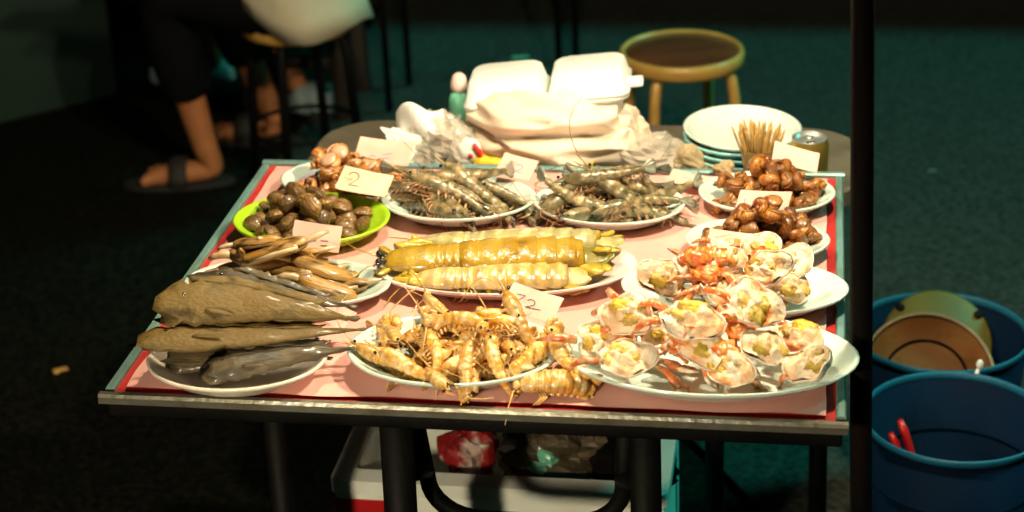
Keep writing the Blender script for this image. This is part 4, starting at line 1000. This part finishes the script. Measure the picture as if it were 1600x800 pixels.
# ------------------------------------------------------------------ buckets
def bucket(loc, r, H, label):
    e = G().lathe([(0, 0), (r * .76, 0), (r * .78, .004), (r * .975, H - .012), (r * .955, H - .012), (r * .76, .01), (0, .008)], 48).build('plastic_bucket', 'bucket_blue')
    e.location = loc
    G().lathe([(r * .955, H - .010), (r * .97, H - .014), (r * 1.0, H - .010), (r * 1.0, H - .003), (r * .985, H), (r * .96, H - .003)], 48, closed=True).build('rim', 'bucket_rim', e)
    for z in (.45, .72): G().tube([(r * (.78 + .18 * z + .004) * cos(2 * pi * i / 48), r * (.78 + .18 * z + .004) * sin(2 * pi * i / 48), H * z) for i in range(49)], .0035, 6, up=(0, 0, 1)).build('hoop', 'bucket_blue', e)
    for s in (-1, 1): G().box((s * r * .97, 0, H - .035), (.012, .03, .03)).build('handle_lug', 'bucket_blue', e, bevel=.003)
    G().tube([(r * 1.03 * cos(radians(a)), r * 1.03 * sin(radians(a)), H - .035 - .07 * sin(radians(a))) for a in range(0, 181, 15)], .0025, 6).build('handle', 'black_metal', e)
    return tag(e, label, 'bucket', 'blue buckets beside the table')
bucket((.222, 2.50, 0), .135, .34, 'blue plastic bucket nearest the camera with red handles inside')
bucket((.215, 2.79, 0), .140, .33, 'blue plastic bucket further back holding a basin and an olive lid')
bs = plate_geo(.105, .105, .03).build('basin', 'basin_brown'); bs.location = (.195, 2.775, .245); bs.rotation_euler = (radians(42), 0, radians(4))
G().lathe([(.099, .0285), (.104, .032), (.107, .030), (.105, .027)], 48, closed=True).build('rim', 'basin_edge', bs)
G().lathe([(.064, .0075), (.066, .0095), (.068, .0085)], 48, closed=True).build('ring_mark', 'rust_metal', bs)
tag(bs, 'brown orange basin with pale rim propped in the rear bucket', 'basin')
ld = G().lathe([(0, .012), (.05, .012), (.055, .008), (.085, .006), (.090, .000), (.088, -.003), (0, -.001)], 40).build('lid', 'lid_olive'); ld.location = (.215, 2.855, .272); ld.rotation_euler = (radians(48), radians(4), 0)
for a in (40, 140): G().ball((.082 * cos(radians(a)), .082 * sin(radians(a)), .006), .008, 6, 8, (1, 1, .6)).build('clip', 'black_metal', ld)
tag(ld, 'round olive lid standing behind the basin in the rear bucket', 'lid')
for i, (x, y, lb) in enumerate(((.170, 2.47, 'short red plastic tong arm in the front bucket, left of its pair'), (.186, 2.475, 'longer red plastic tong arm in the front bucket, right of its pair'))):
    g = G(); g.tube([(0, 0, 0), (-.008, .004, .08), (-.020, .010, .15 + .02 * i), (-.024, .012, .165 + .02 * i)], [.006, .007, .0095, .006], 8, flat=.7); o = g.build('plastic_tongs', 'red_plastic')
    o.location = (x + .012, y + .01, .150); o.rotation_euler = (0, radians(-10), 0); tag(o, lb, 'tongs', 'red tong arms in the front bucket')
g = G(); g.tube([(0, 0, 0), (.02, 0, .09), (.03, 0, .13)], [.003, .003, .003], 8); g.ball((.032, 0, .138), .007, 6, 10, (.8, .5, 1.3)); o = g.build('spoon', 'foam'); o.location = (.232, 2.632, .215); tag(o, 'white spoon end sticking up between the two buckets', 'spoon')

# ------------------------------------------------------------------ litter on the ground
def scrap(x, y, w, h, m, seed, label):
    g = G(); g.grid(lambda u, v: ((u - .5) * w, (v - .5) * h, .010 + .006 * noise.noise(Vector((u * 4, v * 4, seed)))), 6, 4); o = g.build('litter_scrap', m); o.location = (x, y, 0); o.rotation_euler = (0, 0, seed)
    o.modifiers.new('thick', 'SOLIDIFY').thickness = .001; tag(o, label, 'litter')
scrap(-1.428, 3.12, .03, .016, 'stool_gold', .6, 'small tan scrap lying on the dark ground left of the table')
scrap(-1.475, 4.43, .07, .03, 'shoe_pale', .1, 'pale flattened scrap on the ground behind the sandalled foot')
scrap(.283, 4.229, .02, .015, 'shoe_pale', 1.1, 'tiny pale scrap on the ground beyond the stall post')
scrap(-.80, 5.0, .05, .02, 'green_bottle', .2, 'green scrap on the ground under the trestle table')
